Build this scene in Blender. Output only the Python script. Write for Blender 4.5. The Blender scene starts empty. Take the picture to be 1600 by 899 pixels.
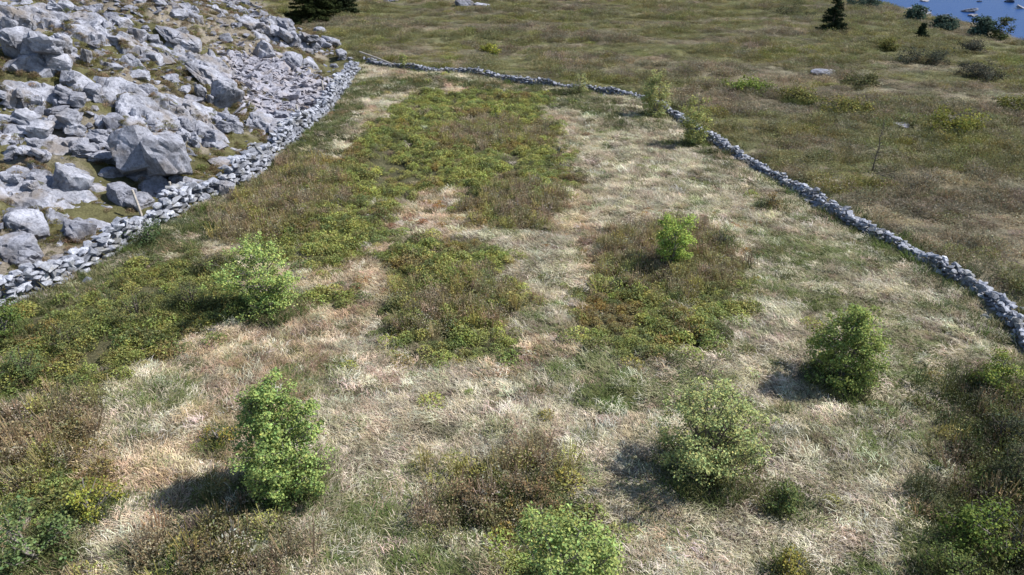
import bpy, bmesh, math, random
import numpy as np
from mathutils import Vector, Matrix, Euler

# ------------------------------------------------------------------ camera, sky, sun, exposure
scene = bpy.context.scene
W_PX, H_PX = 1600.0, 899.0
CAM = np.array([0.0, 0.0, 10.0])
PITCH = math.radians(27.5)                  # below the horizon
FPX = 1142.0                                # focal length in photograph pixels
cam_data = bpy.data.cameras.new('camera')
cam_data.sensor_width = 36.0
cam_data.lens = 36.0 * FPX / W_PX
cam_data.clip_start = 0.1
cam_data.clip_end = 9000.0
cam = bpy.data.objects.new('camera', cam_data)
scene.collection.objects.link(cam)
cam.location = CAM
cam.rotation_euler = (math.pi / 2 - PITCH, 0, 0)
scene.camera = cam

SUN_EL = math.radians(47)
SUN_AZ = math.radians(80)                   # clockwise from +y: from the right, a little beyond
world = bpy.data.worlds.new('World')
scene.world = world
world.use_nodes = True
wn = world.node_tree
bg = wn.nodes['Background']
sky = wn.nodes.new('ShaderNodeTexSky')
sky.sky_type = 'NISHITA'
sky.sun_disc = False
sky.sun_elevation = SUN_EL
sky.sun_rotation = SUN_AZ
sky.air_density = 1.0
sky.dust_density = 0.6
wn.links.new(sky.outputs[0], bg.inputs[0])
bg.inputs[1].default_value = 0.105
sd = bpy.data.lights.new('sun', 'SUN')
sd.energy = 4.7
sd.angle = math.radians(0.5)
sd.color = (1.0, 0.965, 0.92)
sun = bpy.data.objects.new('sun', sd)
scene.collection.objects.link(sun)
sdir = Vector((math.sin(SUN_AZ) * math.cos(SUN_EL), math.cos(SUN_AZ) * math.cos(SUN_EL), math.sin(SUN_EL)))
sun.rotation_euler = sdir.to_track_quat('Z', 'Y').to_euler()
sun.location = (30, 10, 40)
scene.view_settings.view_transform = 'Standard'
scene.view_settings.look = 'None'
scene.view_settings.gamma = 1.0
scene.view_settings.exposure = 0.66
scene.view_settings.use_curve_mapping = False

C = scene.collection
rng = np.random.default_rng(7)
random.seed(7)

# ------------------------------------------------------------------ noise, layout
def _hash(ix, iy, s):
    n = (ix.astype(np.int64) * 374761393 + iy.astype(np.int64) * 668265263 + s * 1274126177) & 0x7fffffff
    n = ((n ^ (n >> 13)) * 1274126177) & 0x7fffffff
    n = (n ^ (n >> 16)) & 0xffff
    return n / 65535.0

def vnoise(x, y, s=0):
    x = np.asarray(x, float); y = np.asarray(y, float)
    ix = np.floor(x); iy = np.floor(y)
    fx = x - ix; fy = y - iy
    fx = fx * fx * (3 - 2 * fx); fy = fy * fy * (3 - 2 * fy)
    a = _hash(ix, iy, s); b = _hash(ix + 1, iy, s); c = _hash(ix, iy + 1, s); d = _hash(ix + 1, iy + 1, s)
    return (a * (1 - fx) + b * fx) * (1 - fy) + (c * (1 - fx) + d * fx) * fy     # 0..1

def fbm(x, y, s=0, o=4):
    v = 0; a = 0.5; t = 0
    for i in range(o):
        v = v + a * vnoise(x, y, s + i * 17); t += a
        x = x * 2.03 + 3.1; y = y * 2.03 + 7.7; a *= 0.5
    return v / t                                                                   # 0..1

def sstep(a, b, x):
    t = np.clip((x - a) / (b - a), 0, 1)
    return t * t * (3 - 2 * t)

CP, SP = math.cos(PITCH), math.sin(PITCH)
def ray(px, py):
    u = px - W_PX / 2; v = H_PX / 2 - py
    d = np.array([u, FPX * CP + v * SP, -FPX * SP + v * CP])
    return d / np.linalg.norm(d)

def flat(px, py, z=0.0):
    d = ray(px, py)
    t = (z - CAM[2]) / d[2]
    return (CAM + d * t)[:2]

LW_PX = [(-150, 532), (-60, 505), (0, 478), (60, 458), (120, 428), (180, 392), (245, 350), (300, 318), (360, 296),
         (405, 272), (430, 240), (470, 208), (510, 175), (538, 138), (556, 112)]
RW_PX = [(572, 98), (610, 105), (640, 110), (700, 114), (760, 119), (830, 134), (900, 142), (960, 149), (1010, 156), (1045, 174),
         (1075, 200), (1120, 226), (1180, 262), (1240, 296), (1320, 344), (1400, 386), (1470, 424),
         (1540, 466), (1580, 506), (1600, 536), (1640, 590)]
def undul(x, y):
    return 0.55 * (fbm(x / 13, y / 13, 1, 3) - 0.5) + 0.22 * (fbm(x / 2.6, y / 2.6, 5, 3) - 0.5) + 0.20 * (fbm(x / 0.75, y / 0.75, 7, 2) - 0.5)
def on_ground(px, py):
    z = 0.0
    for _ in range(4):
        p = flat(px, py, z); z = 0.5 * z + 0.5 * float(undul(p[:1], p[1:])[0])
    return p
LW = np.array([on_ground(*p) for p in LW_PX])
RW = np.array([on_ground(*p) for p in RW_PX])
TOE = np.array([[-26, -40], [-24, 4]] + [list(p) for p in LW[1:]] +
               [list(flat(545, 84)), list(flat(520, 62)), list(flat(478, 38)), list(flat(420, 8)), [-52, 150], [-90, 260]])

def sdist(x, y, poly):
    """signed distance to an open polyline, positive on its left side"""
    x = np.asarray(x, float); y = np.asarray(y, float)
    best = np.full(x.shape, 1e18); sgn = np.ones(x.shape)
    for i in range(len(poly) - 1):
        ax, ay = poly[i]; bx, by = poly[i + 1]
        dx, dy = bx - ax, by - ay
        t = np.clip(((x - ax) * dx + (y - ay) * dy) / (dx * dx + dy * dy), 0, 1)
        qx = x - ax - t * dx; qy = y - ay - t * dy
        d2 = qx * qx + qy * qy
        c = dx * (y - ay) - dy * (x - ax)
        m = d2 < best
        best = np.where(m, d2, best); sgn = np.where(m, np.where(c >= 0, 1.0, -1.0), sgn)
    return np.sqrt(best) * sgn

LAKE_C = (195.0, 318.0)
def lake_r(x, y):
    a = np.arctan2(y - LAKE_C[1], x - LAKE_C[0])
    return np.hypot((x - LAKE_C[0]) / 1.3, y - LAKE_C[1]) / (92 + 16 * np.sin(3 * a + 1) + 9 * np.sin(7 * a))

def H(x, y):
    x = np.asarray(x, float); y = np.asarray(y, float)
    z = undul(x, y)
    far = sstep(45, 70, np.hypot(x, y))
    z = z + far * 1.1 * (fbm(x / 22, y / 11, 9, 3) - 0.5)
    d = sdist(x, y, TOE)
    dd = np.maximum(d - 1.6, 0)
    hill = 15 * (1 - np.exp(-dd * 0.46 / 15))
    led = fbm(x / 5.5, y / 5.5, 21, 4)
    hill = hill + sstep(0, 4, dd) * (2.6 * (led - 0.45) + 0.9 * np.abs(fbm(x / 1.9, y / 1.9, 33, 3) - 0.5))
    z = z + hill
    s = x - (47.5 - 0.02 * (y - 75)) + 3.0 * (fbm(x / 16, y / 16, 41, 2) - 0.5)
    fall = 0.30 * np.log1p(np.exp(np.clip(s / 2.5, -30, 30))) * 2.5
    fall = np.where(s > 70, 0.30 * s, fall)
    z = z - 27 * (1 - np.exp(-fall / 9))
    lr = lake_r(x, y)
    z = z - 3.0 * (1 - sstep(0.85, 1.1, lr)) + 0.0
    r = np.hypot(x, y)
    z = z + sstep(500, 1800, r) * (60 * fbm(x / 420, y / 420, 51, 4))
    return z

def h1(x, y):
    return float(H(np.array([x]), np.array([y]))[0])

_ts = np.concatenate([np.arange(6, 60, 0.25), np.arange(60, 160, 0.5), np.arange(160, 900, 2.0)])
def at(px, py):
    """point of the ground seen at a photograph pixel, and metres per pixel there"""
    d = ray(px, py)
    P = CAM[None] + _ts[:, None] * d[None]
    g = P[:, 2] - H(P[:, 0], P[:, 1])
    k = np.argmax(g < 0)
    a, b = _ts[max(k - 1, 0)], _ts[k]
    for _ in range(18):
        m = (a + b) / 2
        q = CAM + m * d
        if q[2] > h1(q[0], q[1]): a = m
        else: b = m
    q = CAM + b * d
    return q, b / math.hypot(FPX, math.hypot(px - 800, py - 449.5)) 

def poly_w(pts):
    return np.array([at(*p)[0][:2] for p in pts])

def inside(x, y, poly):
    x = np.asarray(x); y = np.asarray(y)
    r = np.zeros(x.shape, bool)
    n = len(poly); j = n - 1
    for i in range(n):
        xi, yi = poly[i]; xj, yj = poly[j]
        c = ((yi > y) != (yj > y)) & (x < (xj - xi) * (y - yi) / (yj - yi + 1e-12) + xi)
        r ^= c; j = i
    return r

def warp(x, y, a=0.7, f=1.3, s=61):
    return (x + a * (fbm(x * f, y * f, s, 3) - 0.5) * 2, y + a * (fbm(x * f, y * f, s + 5, 3) - 0.5) * 2)

# ------------------------------------------------------------------ materials
def new_mat(name):
    m = bpy.data.materials.new(name); m.use_nodes = True
    nt = m.node_tree; nt.nodes.clear()
    return m, nt, nt.nodes, nt.links

def N(nodes, kind, **kw):
    n = nodes.new(kind)
    for k, v in kw.items(): setattr(n, k, v)
    return n

def mixc(nodes, links, a, b, fac, mode='MIX'):
    n = nodes.new('ShaderNodeMix'); n.data_type = 'RGBA'; n.blend_type = mode
    for sock, v in ((n.inputs[0], fac), (n.inputs[6], a), (n.inputs[7], b)):
        if isinstance(v, bpy.types.NodeSocket): links.new(v, sock)
        else: sock.default_value = v
    return n.outputs[2]

def ramp(nodes, links, src, stops):
    r = nodes.new('ShaderNodeValToRGB')
    cr = r.color_ramp
    while len(cr.elements) < len(stops): cr.elements.new(0.5)
    for e, (p, c) in zip(cr.elements, stops):
        e.position = p; e.color = (*c, 1) if len(c) == 3 else c
    links.new(src, r.inputs[0])
    return r.outputs[0]

def noise_tex(nodes, links, vec, scale, detail=5, rough=0.6):
    n = nodes.new('ShaderNodeTexNoise'); n.inputs['Scale'].default_value = scale
    n.inputs['Detail'].default_value = detail; n.inputs['Roughness'].default_value = rough
    links.new(vec, n.inputs['Vector'])
    return n.outputs[0]

def mat_ground():
    m, nt, nodes, links = new_mat('ground_soil')
    out = N(nodes, 'ShaderNodeOutputMaterial'); b = N(nodes, 'ShaderNodeBsdfPrincipled')
    b.inputs['Roughness'].default_value = 0.95; b.inputs['Specular IOR Level'].default_value = 0.1
    links.new(b.outputs[0], out.inputs[0])
    col = N(nodes, 'ShaderNodeAttribute', attribute_name='Col').outputs[0]
    pos = N(nodes, 'ShaderNodeNewGeometry').outputs['Position']
    n1 = noise_tex(nodes, links, pos, 2.2, 8, 0.7)
    n2 = noise_tex(nodes, links, pos, 14.0, 6, 0.75)
    v1 = ramp(nodes, links, n1, [(0.3, (0.55, 0.55, 0.55)), (0.7, (1.4, 1.4, 1.4))])
    v2 = ramp(nodes, links, n2, [(0.28, (0.5, 0.5, 0.5)), (0.72, (1.5, 1.5, 1.5))])
    c = mixc(nodes, links, col, v1, 1.0, 'MULTIPLY')
    c = mixc(nodes, links, c, v2, 1.0, 'MULTIPLY')
    links.new(c, b.inputs['Base Color'])
    bp = N(nodes, 'ShaderNodeBump'); bp.inputs['Strength'].default_value = 0.7; bp.inputs['Distance'].default_value = 0.12
    links.new(n2, bp.inputs['Height']); links.new(bp.outputs[0], b.inputs['Normal'])
    return m

def mat_leaf(name, trans=0.35, tinted=False, gloss=True):
    m, nt, nodes, links = new_mat(name)
    out = N(nodes, 'ShaderNodeOutputMaterial')
    col = N(nodes, 'ShaderNodeAttribute', attribute_name='Col').outputs[0]
    if tinted:
        t = N(nodes, 'ShaderNodeAttribute', attribute_name='tint', attribute_type='INSTANCER').outputs[0]
        col = mixc(nodes, links, col, t, 1.0, 'MULTIPLY')
    d = N(nodes, 'ShaderNodeBsdfPrincipled')
    d.inputs['Roughness'].default_value = 0.55 if gloss else 0.9
    d.inputs['Specular IOR Level'].default_value = 0.3 if gloss else 0.1
    tr = N(nodes, 'ShaderNodeBsdfTranslucent')
    mx = N(nodes, 'ShaderNodeMixShader'); mx.inputs[0].default_value = trans
    links.new(col, d.inputs['Base Color']); links.new(col, tr.inputs[0])
    links.new(d.outputs[0], mx.inputs[1]); links.new(tr.outputs[0], mx.inputs[2]); links.new(mx.outputs[0], out.inputs[0])
    return m

def mat_bark(name, c0, c1):
    m, nt, nodes, links = new_mat(name)
    out = N(nodes, 'ShaderNodeOutputMaterial'); b = N(nodes, 'ShaderNodeBsdfPrincipled')
    b.inputs['Roughness'].default_value = 0.85
    pos = N(nodes, 'ShaderNodeNewGeometry').outputs['Position']
    n1 = noise_tex(nodes, links, pos, 9.0, 5, 0.7)
    links.new(ramp(nodes, links, n1, [(0.35, c0), (0.65, c1)]), b.inputs['Base Color'])
    bp = N(nodes, 'ShaderNodeBump'); bp.inputs['Strength'].default_value = 0.5; bp.inputs['Distance'].default_value = 0.01
    links.new(n1, bp.inputs['Height']); links.new(bp.outputs[0], b.inputs['Normal'])
    links.new(b.outputs[0], out.inputs[0])
    return m

def mat_rock(name, dark, mid, pale, stain, bump=0.6, scale=1.0, shaded=False):
    m, nt, nodes, links = new_mat(name)
    out = N(nodes, 'ShaderNodeOutputMaterial'); b = N(nodes, 'ShaderNodeBsdfPrincipled')
    b.inputs['Roughness'].default_value = 0.85; b.inputs['Specular IOR Level'].default_value = 0.25
    pos = N(nodes, 'ShaderNodeNewGeometry').outputs['Position']
    n1 = noise_tex(nodes, links, pos, 1.3 * scale, 7, 0.65)
    n2 = noise_tex(nodes, links, pos, 9.0 * scale, 7, 0.75)
    n3 = noise_tex(nodes, links, pos, 0.7 * scale, 4, 0.6)
    c = ramp(nodes, links, n1, [(0.27, dark), (0.45, mid), (0.66, pale)])
    sp = ramp(nodes, links, n2, [(0.36, (0.5, 0.5, 0.52)), (0.52, (1, 1, 1)), (0.75, (1.12, 1.12, 1.12))])
    c = mixc(nodes, links, c, sp, 1.0, 'MULTIPLY')
    st = ramp(nodes, links, n3, [(0.52, (0, 0, 0)), (0.68, (0.7, 0.7, 0.7))])
    c = mixc(nodes, links, c, (*stain, 1), st)
    oi = N(nodes, 'ShaderNodeObjectInfo')
    rv = ramp(nodes, links, oi.outputs['Random'], [(0, (0.78, 0.78, 0.80)), (1, (1.1, 1.1, 1.1))])
    c = mixc(nodes, links, c, rv, 1.0, 'MULTIPLY')
    if shaded: c = mixc(nodes, links, c, N(nodes, 'ShaderNodeAttribute', attribute_name='Col').outputs[0], 1.0, 'MULTIPLY')
    links.new(c, b.inputs['Base Color'])
    bp = N(nodes, 'ShaderNodeBump'); bp.inputs['Strength'].default_value = bump; bp.inputs['Distance'].default_value = 0.05
    links.new(n2, bp.inputs['Height']); links.new(bp.outputs[0], b.inputs['Normal'])
    links.new(b.outputs[0], out.inputs[0])
    return m

def mat_water():
    m, nt, nodes, links = new_mat('lake_water')
    out = N(nodes, 'ShaderNodeOutputMaterial'); b = N(nodes, 'ShaderNodeBsdfPrincipled')
    b.inputs['Base Color'].default_value = (0.012, 0.045, 0.15, 1)
    b.inputs['Roughness'].default_value = 0.35; b.inputs['Specular IOR Level'].default_value = 0.03
    pos = N(nodes, 'ShaderNodeNewGeometry').outputs['Position']
    n1 = noise_tex(nodes, links, pos, 0.6, 4, 0.6)
    bp = N(nodes, 'ShaderNodeBump'); bp.inputs['Strength'].default_value = 0.5; bp.inputs['Distance'].default_value = 0.25
    links.new(n1, bp.inputs['Height']); links.new(bp.outputs[0], b.inputs['Normal'])
    links.new(b.outputs[0], out.inputs[0])
    return m

M = dict(
    ground=mat_ground(),
    leaf=mat_leaf('birch_leaf', 0.28, gloss=False),
    needle=mat_leaf('spruce_needle', 0.1, gloss=False),
    cover=mat_leaf('heath_leaf', 0.3, tinted=True),
    grass=mat_leaf('dry_grass', 0.25, tinted=True, gloss=False),
    bark=mat_bark('birch_bark', (0.10, 0.085, 0.07), (0.30, 0.27, 0.24)),
    dbark=mat_bark('dark_bark', (0.05, 0.04, 0.03), (0.12, 0.10, 0.08)),
    wood=mat_bark('weathered_wood', (0.28, 0.24, 0.20), (0.55, 0.50, 0.44)),
    rock=mat_rock('hill_rock', (0.09, 0.09, 0.10), (0.22, 0.225, 0.255), (0.39, 0.40, 0.455), (0.20, 0.165, 0.13), 1.0),
    stone=mat_rock('wall_stone', (0.13, 0.14, 0.165), (0.33, 0.345, 0.39), (0.52, 0.54, 0.60), (0.24, 0.23, 0.19), 0.5, 2.4, True),
    shale=mat_rock('shale', (0.16, 0.155, 0.175), (0.32, 0.315, 0.35), (0.46, 0.455, 0.51), (0.32, 0.27, 0.23), 0.5, 1.5),
    water=mat_water(),
)

# ------------------------------------------------------------------ object helpers
def tag(o, label=None, cat=None, group=None, kind=None):
    if label: o['label'] = label
    if cat: o['category'] = cat
    if group: o['group'] = group
    if kind: o['kind'] = kind
    return o

def mesh_np(name, verts, faces, mat=None, cols=None, smooth=False):
    """verts (n,3), faces (m,k); cols (n,3) per vertex"""
    me = bpy.data.meshes.new(name)
    verts = np.ascontiguousarray(verts, dtype=np.float32); faces = np.ascontiguousarray(faces, dtype=np.int32)
    m, k = faces.shape
    me.vertices.add(len(verts)); me.vertices.foreach_set('co', verts.ravel())
    me.loops.add(m * k); me.loops.foreach_set('vertex_index', faces.ravel())
    me.polygons.add(m)
    me.polygons.foreach_set('loop_start', np.arange(0, m * k, k, dtype=np.int32))
    me.polygons.foreach_set('use_smooth', np.full(m, smooth, dtype=bool))
    if cols is not None:
        a = me.color_attributes.new('Col', 'FLOAT_COLOR', 'POINT')
        c4 = np.ones((len(verts), 4), dtype=np.float32); c4[:, :3] = cols
        a.data.foreach_set('color', c4.ravel())
    me.update(calc_edges=True)
    if mat: me.materials.append(mat)
    return me

def obj(name, me, parent=None, loc=None, rot=None, scale=None):
    o = bpy.data.objects.new(name, me); C.objects.link(o)
    if parent is not None: o.parent = parent
    if loc is not None: o.location = loc
    if rot is not None: o.rotation_euler = rot
    if scale is not None: o.scale = scale
    return o

def thing(name, label, cat, loc, group=None):
    o = obj(name, None, loc=loc)
    o.empty_display_size = 0.3
    return tag(o, label, cat, group)

def tube(pts, rads, sides=6):
    pts = np.asarray(pts, float); n = len(pts)
    V = []; F = []
    for i in range(n):
        t = pts[min(i + 1, n - 1)] - pts[max(i - 1, 0)]
        t = t / (np.linalg.norm(t) + 1e-9)
        a = np.cross(t, [0.31, 0.95, 0.08]); a /= np.linalg.norm(a) + 1e-9
        b = np.cross(t, a)
        for k in range(sides):
            w = 2 * math.pi * k / sides
            V.append(pts[i] + rads[i] * (math.cos(w) * a + math.sin(w) * b))
    for i in range(n - 1):
        for k in range(sides):
            k2 = (k + 1) % sides
            F.append((i * sides + k, i * sides + k2, (i + 1) * sides + k2, (i + 1) * sides + k))
    return np.array(V), np.array(F)

def cat_parts(parts):
    V = []; F = []; o = 0
    for v, f in parts:
        V.append(v); F.append(f + o); o += len(v)
    return np.concatenate(V), np.concatenate(F)

def leaves(centres, size, rg, up=0.5, aspect=0.6, droop=0.0, out=None):
    """one folded diamond per centre"""
    n = len(centres)
    d = rg.normal(size=(n, 3)); d[:, 2] = d[:, 2] * 0.5 - droop
    d /= np.linalg.norm(d, axis=1)[:, None]
    nr = rg.normal(size=(n, 3)); nr[:, 2] = np.abs(nr[:, 2]) + up
    if out is not None: nr = nr * 0.6 + out
    s = np.cross(nr, d); s /= np.linalg.norm(s, axis=1)[:, None] + 1e-9
    nn = np.cross(d, s)
    L = (size * rg.uniform(0.65, 1.25, n))[:, None]
    p0 = centres - d * L * 0.5; p2 = centres + d * L * 0.5
    p1 = centres + s * L * 0.5 * aspect + nn * L * 0.12; p3 = centres - s * L * 0.5 * aspect + nn * L * 0.12
    V = np.stack([p0, p1, p2, p3], 1).reshape(-1, 3)
    F = np.arange(n * 4).reshape(n, 4)
    return V, F

def hull(n, rg, box=0.5, flatness=1.0):
    """angular stone: convex hull of points between a sphere and a box, about 1 m across"""
    p = rg.normal(size=(n, 3)); p /= np.linalg.norm(p, axis=1)[:, None]
    q = p / np.max(np.abs(p), axis=1)[:, None]
    p = p * (1 - box) + q * box * 0.9
    p *= rg.uniform(0.85, 1.05, (n, 1))
    p[:, 2] *= flatness
    bm = bmesh.new()
    vs = [bm.verts.new(v) for v in p * 0.5]
    bmesh.ops.convex_hull(bm, input=vs, use_existing_faces=False)
    loose = [v for v in bm.verts if not v.link_faces]
    if loose: bmesh.ops.delete(bm, geom=loose, context='VERTS')
    bmesh.ops.recalc_face_normals(bm, faces=bm.faces)
    return bm

def bm_np(bm):
    bmesh.ops.triangulate(bm, faces=bm.faces)
    bm.verts.index_update()
    V = np.array([v.co for v in bm.verts]); F = np.array([[v.index for v in f.verts] for f in bm.faces])
    bm.free()
    return V, F

def boulder_np(rg, npts=16, box=0.55, flatness=0.8, sub=4, rough=0.05, joint=0.05):
    """angular rock: a ball cut by planes, then broken into blocks along joints"""
    bm = bmesh.new()
    bmesh.ops.create_icosphere(bm, subdivisions=sub, radius=1.0)
    V, F = bm_np(bm)
    nrm = rg.normal(size=(npts, 3)); nrm /= np.linalg.norm(nrm, axis=1)[:, None]
    ax = np.array(Euler((rg.uniform(-0.3, 0.3), rg.uniform(-0.3, 0.3), rg.uniform(0, 6.28))).to_matrix())
    nrm = np.concatenate([nrm, ax, -ax])
    off = np.concatenate([rg.uniform(0.52, 0.86, npts), rg.uniform(0.42, 0.7, 6)])
    dt = V @ nrm.T
    r = np.min(np.where(dt > 0.05, off[None] / np.maximum(dt, 0.05), 9.0), axis=1)
    V = V * np.minimum(r, 1.0)[:, None]
    Q = V @ ax * np.array([1.0, 1.35, 1.7])                      # joints run with the bedding
    sd = rg.uniform(-0.9, 0.9, (int(rg.integers(9, 17)), 3)) * np.array([1, 1.35, 1.7])
    Q = Q + 0.07 * np.stack([fbm(Q[:, 1] * 3, Q[:, 2] * 3, 5, 2), fbm(Q[:, 0] * 3, Q[:, 2] * 3, 6, 2), fbm(Q[:, 0] * 3, Q[:, 1] * 3, 7, 2)], -1)
    d = np.linalg.norm(Q[:, None] - sd[None], axis=2)
    o = np.argsort(d, axis=1)[:, :2]
    d1 = np.take_along_axis(d, o[:, :1], 1)[:, 0]; d2 = np.take_along_axis(d, o[:, 1:], 1)[:, 0]
    cell = rg.uniform(-1, 0.6, len(sd))[o[:, 0]]
    crack = np.clip(1 - (d2 - d1) / 0.07, 0, 1)
    k = int(rg.integers(0, 9999))
    nz = fbm(V[:, 0] * 5 + V[:, 2] * 3.3, V[:, 1] * 5 - V[:, 2] * 2.7, k, 4) - 0.5
    u = V / (np.linalg.norm(V, axis=1)[:, None] + 1e-6)
    V = V + u * (cell * joint * 1.7 - crack * joint * 1.2 + nz * rough * 2.4)[:, None]
    V[:, 2] *= flatness
    return V * 0.5, F

def rotm(rx, ry, rz):
    return np.array(Euler((rx, ry, rz)).to_matrix())

# ------------------------------------------------------------------ layout of the vegetation (regions of the ground, in metres)
PATCH = {}
PATCH['bilberry'] = [poly_w(p) for p in (
    [(572, 205), (640, 152), (760, 142), (850, 150), (862, 205), (890, 250), (900, 285), (820, 345), (745, 350), (715, 300),
     (640, 318), (600, 378), (560, 420), (480, 440), (425, 385), (440, 310), (540, 235)],
    [(580, 400), (650, 378), (760, 372), (785, 432), (835, 468), (832, 500), (780, 545), (690, 572), (610, 535), (600, 480), (642, 442)],
    [(1040, 430), (1100, 400), (1165, 430), (1165, 500), (1095, 552), (1000, 548), (912, 515), (900, 478), (950, 440)],
    [(0, 520), (120, 470), (240, 420), (330, 390), (400, 470), (330, 520), (270, 560), (150, 600), (0, 620)],
    [(470, 470), (550, 455), (540, 480), (480, 492)],
    [(20, 740), (120, 690), (200, 740), (180, 800), (60, 830)],
    [(840, 820), (900, 790), (960, 830), (980, 920), (800, 920)],
)]
PATCH['twiggy'] = [poly_w(p) for p in (
    [(690, 205), (760, 190), (850, 208), (850, 236), (760, 232), (690, 226)],
    [(730, 330), (800, 290), (890, 300), (880, 350), (790, 360)],
    [(960, 372), (1050, 345), (1130, 372), (1165, 430), (1080, 480), (1010, 470), (940, 445)],
    [(640, 450), (760, 440), (830, 480), (800, 510), (700, 505), (640, 500)],
    [(380, 300), (440, 255), (520, 250), (540, 300), (480, 360), (400, 380), (330, 380)],
    [(740, 745), (800, 730), (905, 762), (880, 802), (820, 842), (740, 835), (690, 785)],
    [(180, 842), (280, 815), (400, 850), (470, 930), (120, 930)],
    [(0, 640), (140, 650), (150, 700), (60, 760), (0, 760)],
    [(1480, 610), (1620, 560), (1660, 930), (1400, 930), (1460, 830), (1470, 700)],
)]
PATCH['wallgrass'] = [poly_w(p) for p in (
    [(560, 125), (640, 120), (760, 125), (900, 150), (1000, 165), (1080, 210), (1000, 215), (900, 175), (780, 150), (680, 135), (570, 160), (520, 240), (450, 290), (430, 270)],
    [(1100, 225), (1240, 305), (1400, 400), (1540, 480), (1600, 545), (1540, 545), (1440, 465), (1300, 380), (1180, 320), (1090, 250)],
    [(0, 480), (120, 440), (240, 365), (380, 310), (380, 350), (240, 420), (120, 480), (0, 530)],
)]
PATCH['greengrass'] = [poly_w(p) for p in (
    [(900, 560), (1050, 560), (1250, 640), (1150, 720), (1050, 650), (900, 620)],
    [(1180, 360), (1290, 380), (1300, 450), (1240, 480), (1180, 430)],
    [(1300, 620), (1450, 640), (1460, 760), (1350, 740), (1290, 690)],
    [(640, 860), (760, 840), (800, 930), (640, 930)],
    [(1380, 820), (1500, 760), (1600, 800), (1600, 930), (1350, 930)],
    [(0, 600), (200, 590), (330, 560), (250, 640), (120, 680), (0, 700)],
)]
PATCH['bare'] = [poly_w(p) for p in ([(606, 372), (640, 335), (720, 300), (730, 345), (690, 365), (640, 382)],
                                      [(560, 160), (700, 130), (760, 135), (700, 150), (620, 165)])]
PATCH['shale'] = [poly_w(p) for p in ([(345, 80), (400, 88), (470, 112), (530, 130), (520, 165), (470, 205), (440, 215), (400, 190), (385, 150)],)]

def region(name, x, y, a=1.0, f=0.9):
    wx, wy = warp(x, y, a, f)
    m = np.zeros(np.shape(x), bool)
    for p in PATCH[name]: m |= inside(wx, wy, p)
    return m

FIELD = np.array([list(p) for p in LW] + [list(p) for p in RW] + [[18, 8], [16, 0], [-22, 0]])
def zone(x, y):
    """0 field inside the walls, 1 stony hill, 2 moor"""
    f = inside(x, y, FIELD)
    d = sdist(x, y, TOE)
    return np.where(f, 0, np.where(d > 0, 1, 2))

# ------------------------------------------------------------------ the ground: one sheet to the horizon
def axis(lo, hi, step, far):
    a = np.arange(lo, hi, step)
    up = []; s = step; v = hi
    while v < far: up.append(v); s *= 1.10; v += s
    dn = []; s = step; v = lo - step
    while v > -far: dn.append(v); s *= 1.16; v -= s
    return np.array(dn[::-1] + list(a) + up + [far])
gx = axis(-34, 26, 0.16, 5000.0); gy = axis(7, 62, 0.16, 6000.0)
GX, GY = np.meshgrid(gx, gy)
GZ = H(GX, GY)
zn = zone(GX, GY)
moor_n = fbm(GX / 7, GY / 3.5, 71, 4); moor_n2 = fbm(GX / 2.2, GY / 1.3, 75, 3)
col = np.zeros(GX.shape + (3,))
straw = np.array([0.25, 0.215, 0.15]); moorc = np.array([0.20, 0.18, 0.125]); moorg = np.array([0.18, 0.18, 0.09])
moorp = np.array([0.20, 0.165, 0.10]); hillc = np.array([0.20, 0.175, 0.14]); hillg = np.array([0.10, 0.095, 0.045]); heath = np.array([0.09, 0.085, 0.045])
t = (0.6 + 0.8 * fbm(GX / 1.1, GY / 1.1, 77, 4))[..., None]
col[:] = straw * t
m = (zn == 2)[..., None]
mm = moorc + (moorg - moorc) * sstep(0.45, 0.62, moor_n)[..., None]
mm = mm + (moorp - mm) * (sstep(0.5, 0.66, moor_n2) * sstep(0.5, 0.3, moor_n))[..., None]
col = np.where(m, mm, col)
hm = hillc + (hillg - hillc) * sstep(0.42, 0.55, fbm(GX / 3, GY / 3, 79, 4))[..., None]
col = np.where((zn == 1)[..., None], hm, col)
near = (np.abs(GX) < 60) & (GY > 5) & (GY < 80)
for nm, cc in (('bilberry', heath), ('twiggy', np.array([0.12, 0.10, 0.07])), ('wallgrass', np.array([0.14, 0.14, 0.08])),
               ('greengrass', np.array([0.14, 0.145, 0.08])), ('bare', np.array([0.34, 0.29, 0.23])), ('shale', np.array([0.27, 0.25, 0.27]))):
    r = region(nm, GX, GY) & near
    col = np.where(r[..., None], cc, col)
col = np.where((GZ < -22)[..., None] & (lake_r(GX, GY) < 1.6)[..., None], np.array([0.12, 0.125, 0.09]), col)
ny, nx = GX.shape
idx = np.arange(ny * nx).reshape(ny, nx)
F = np.stack([idx[:-1, :-1], idx[:-1, 1:], idx[1:, 1:], idx[1:, :-1]], -1).reshape(-1, 4)
V = np.stack([GX, GY, GZ], -1).reshape(-1, 3)
g = obj('ground', mesh_np('ground', V, F, M['ground'], col.reshape(-1, 3), smooth=True))
tag(g, 'rough hillside ground of dry grass, moor and stony slope', 'ground', kind='structure')

# the lake in the valley
a = np.linspace(0, 2 * math.pi, 121)[:-1]
rr = (92 + 16 * np.sin(3 * a + 1) + 9 * np.sin(7 * a)) * 1.25
LV = np.stack([LAKE_C[0] + 1.3 * rr * np.cos(a), LAKE_C[1] + rr * np.sin(a), np.full(120, -27.4)], -1)
LV = np.concatenate([LV, [[LAKE_C[0], LAKE_C[1], -27.4]]])
LF = np.array([[i, (i + 1) % 120, 120] for i in range(120)])
tag(obj('lake', mesh_np('lake', LV, LF, M['water'])), 'deep blue lake lying in the valley beyond the moor', 'lake', kind='structure')

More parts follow.
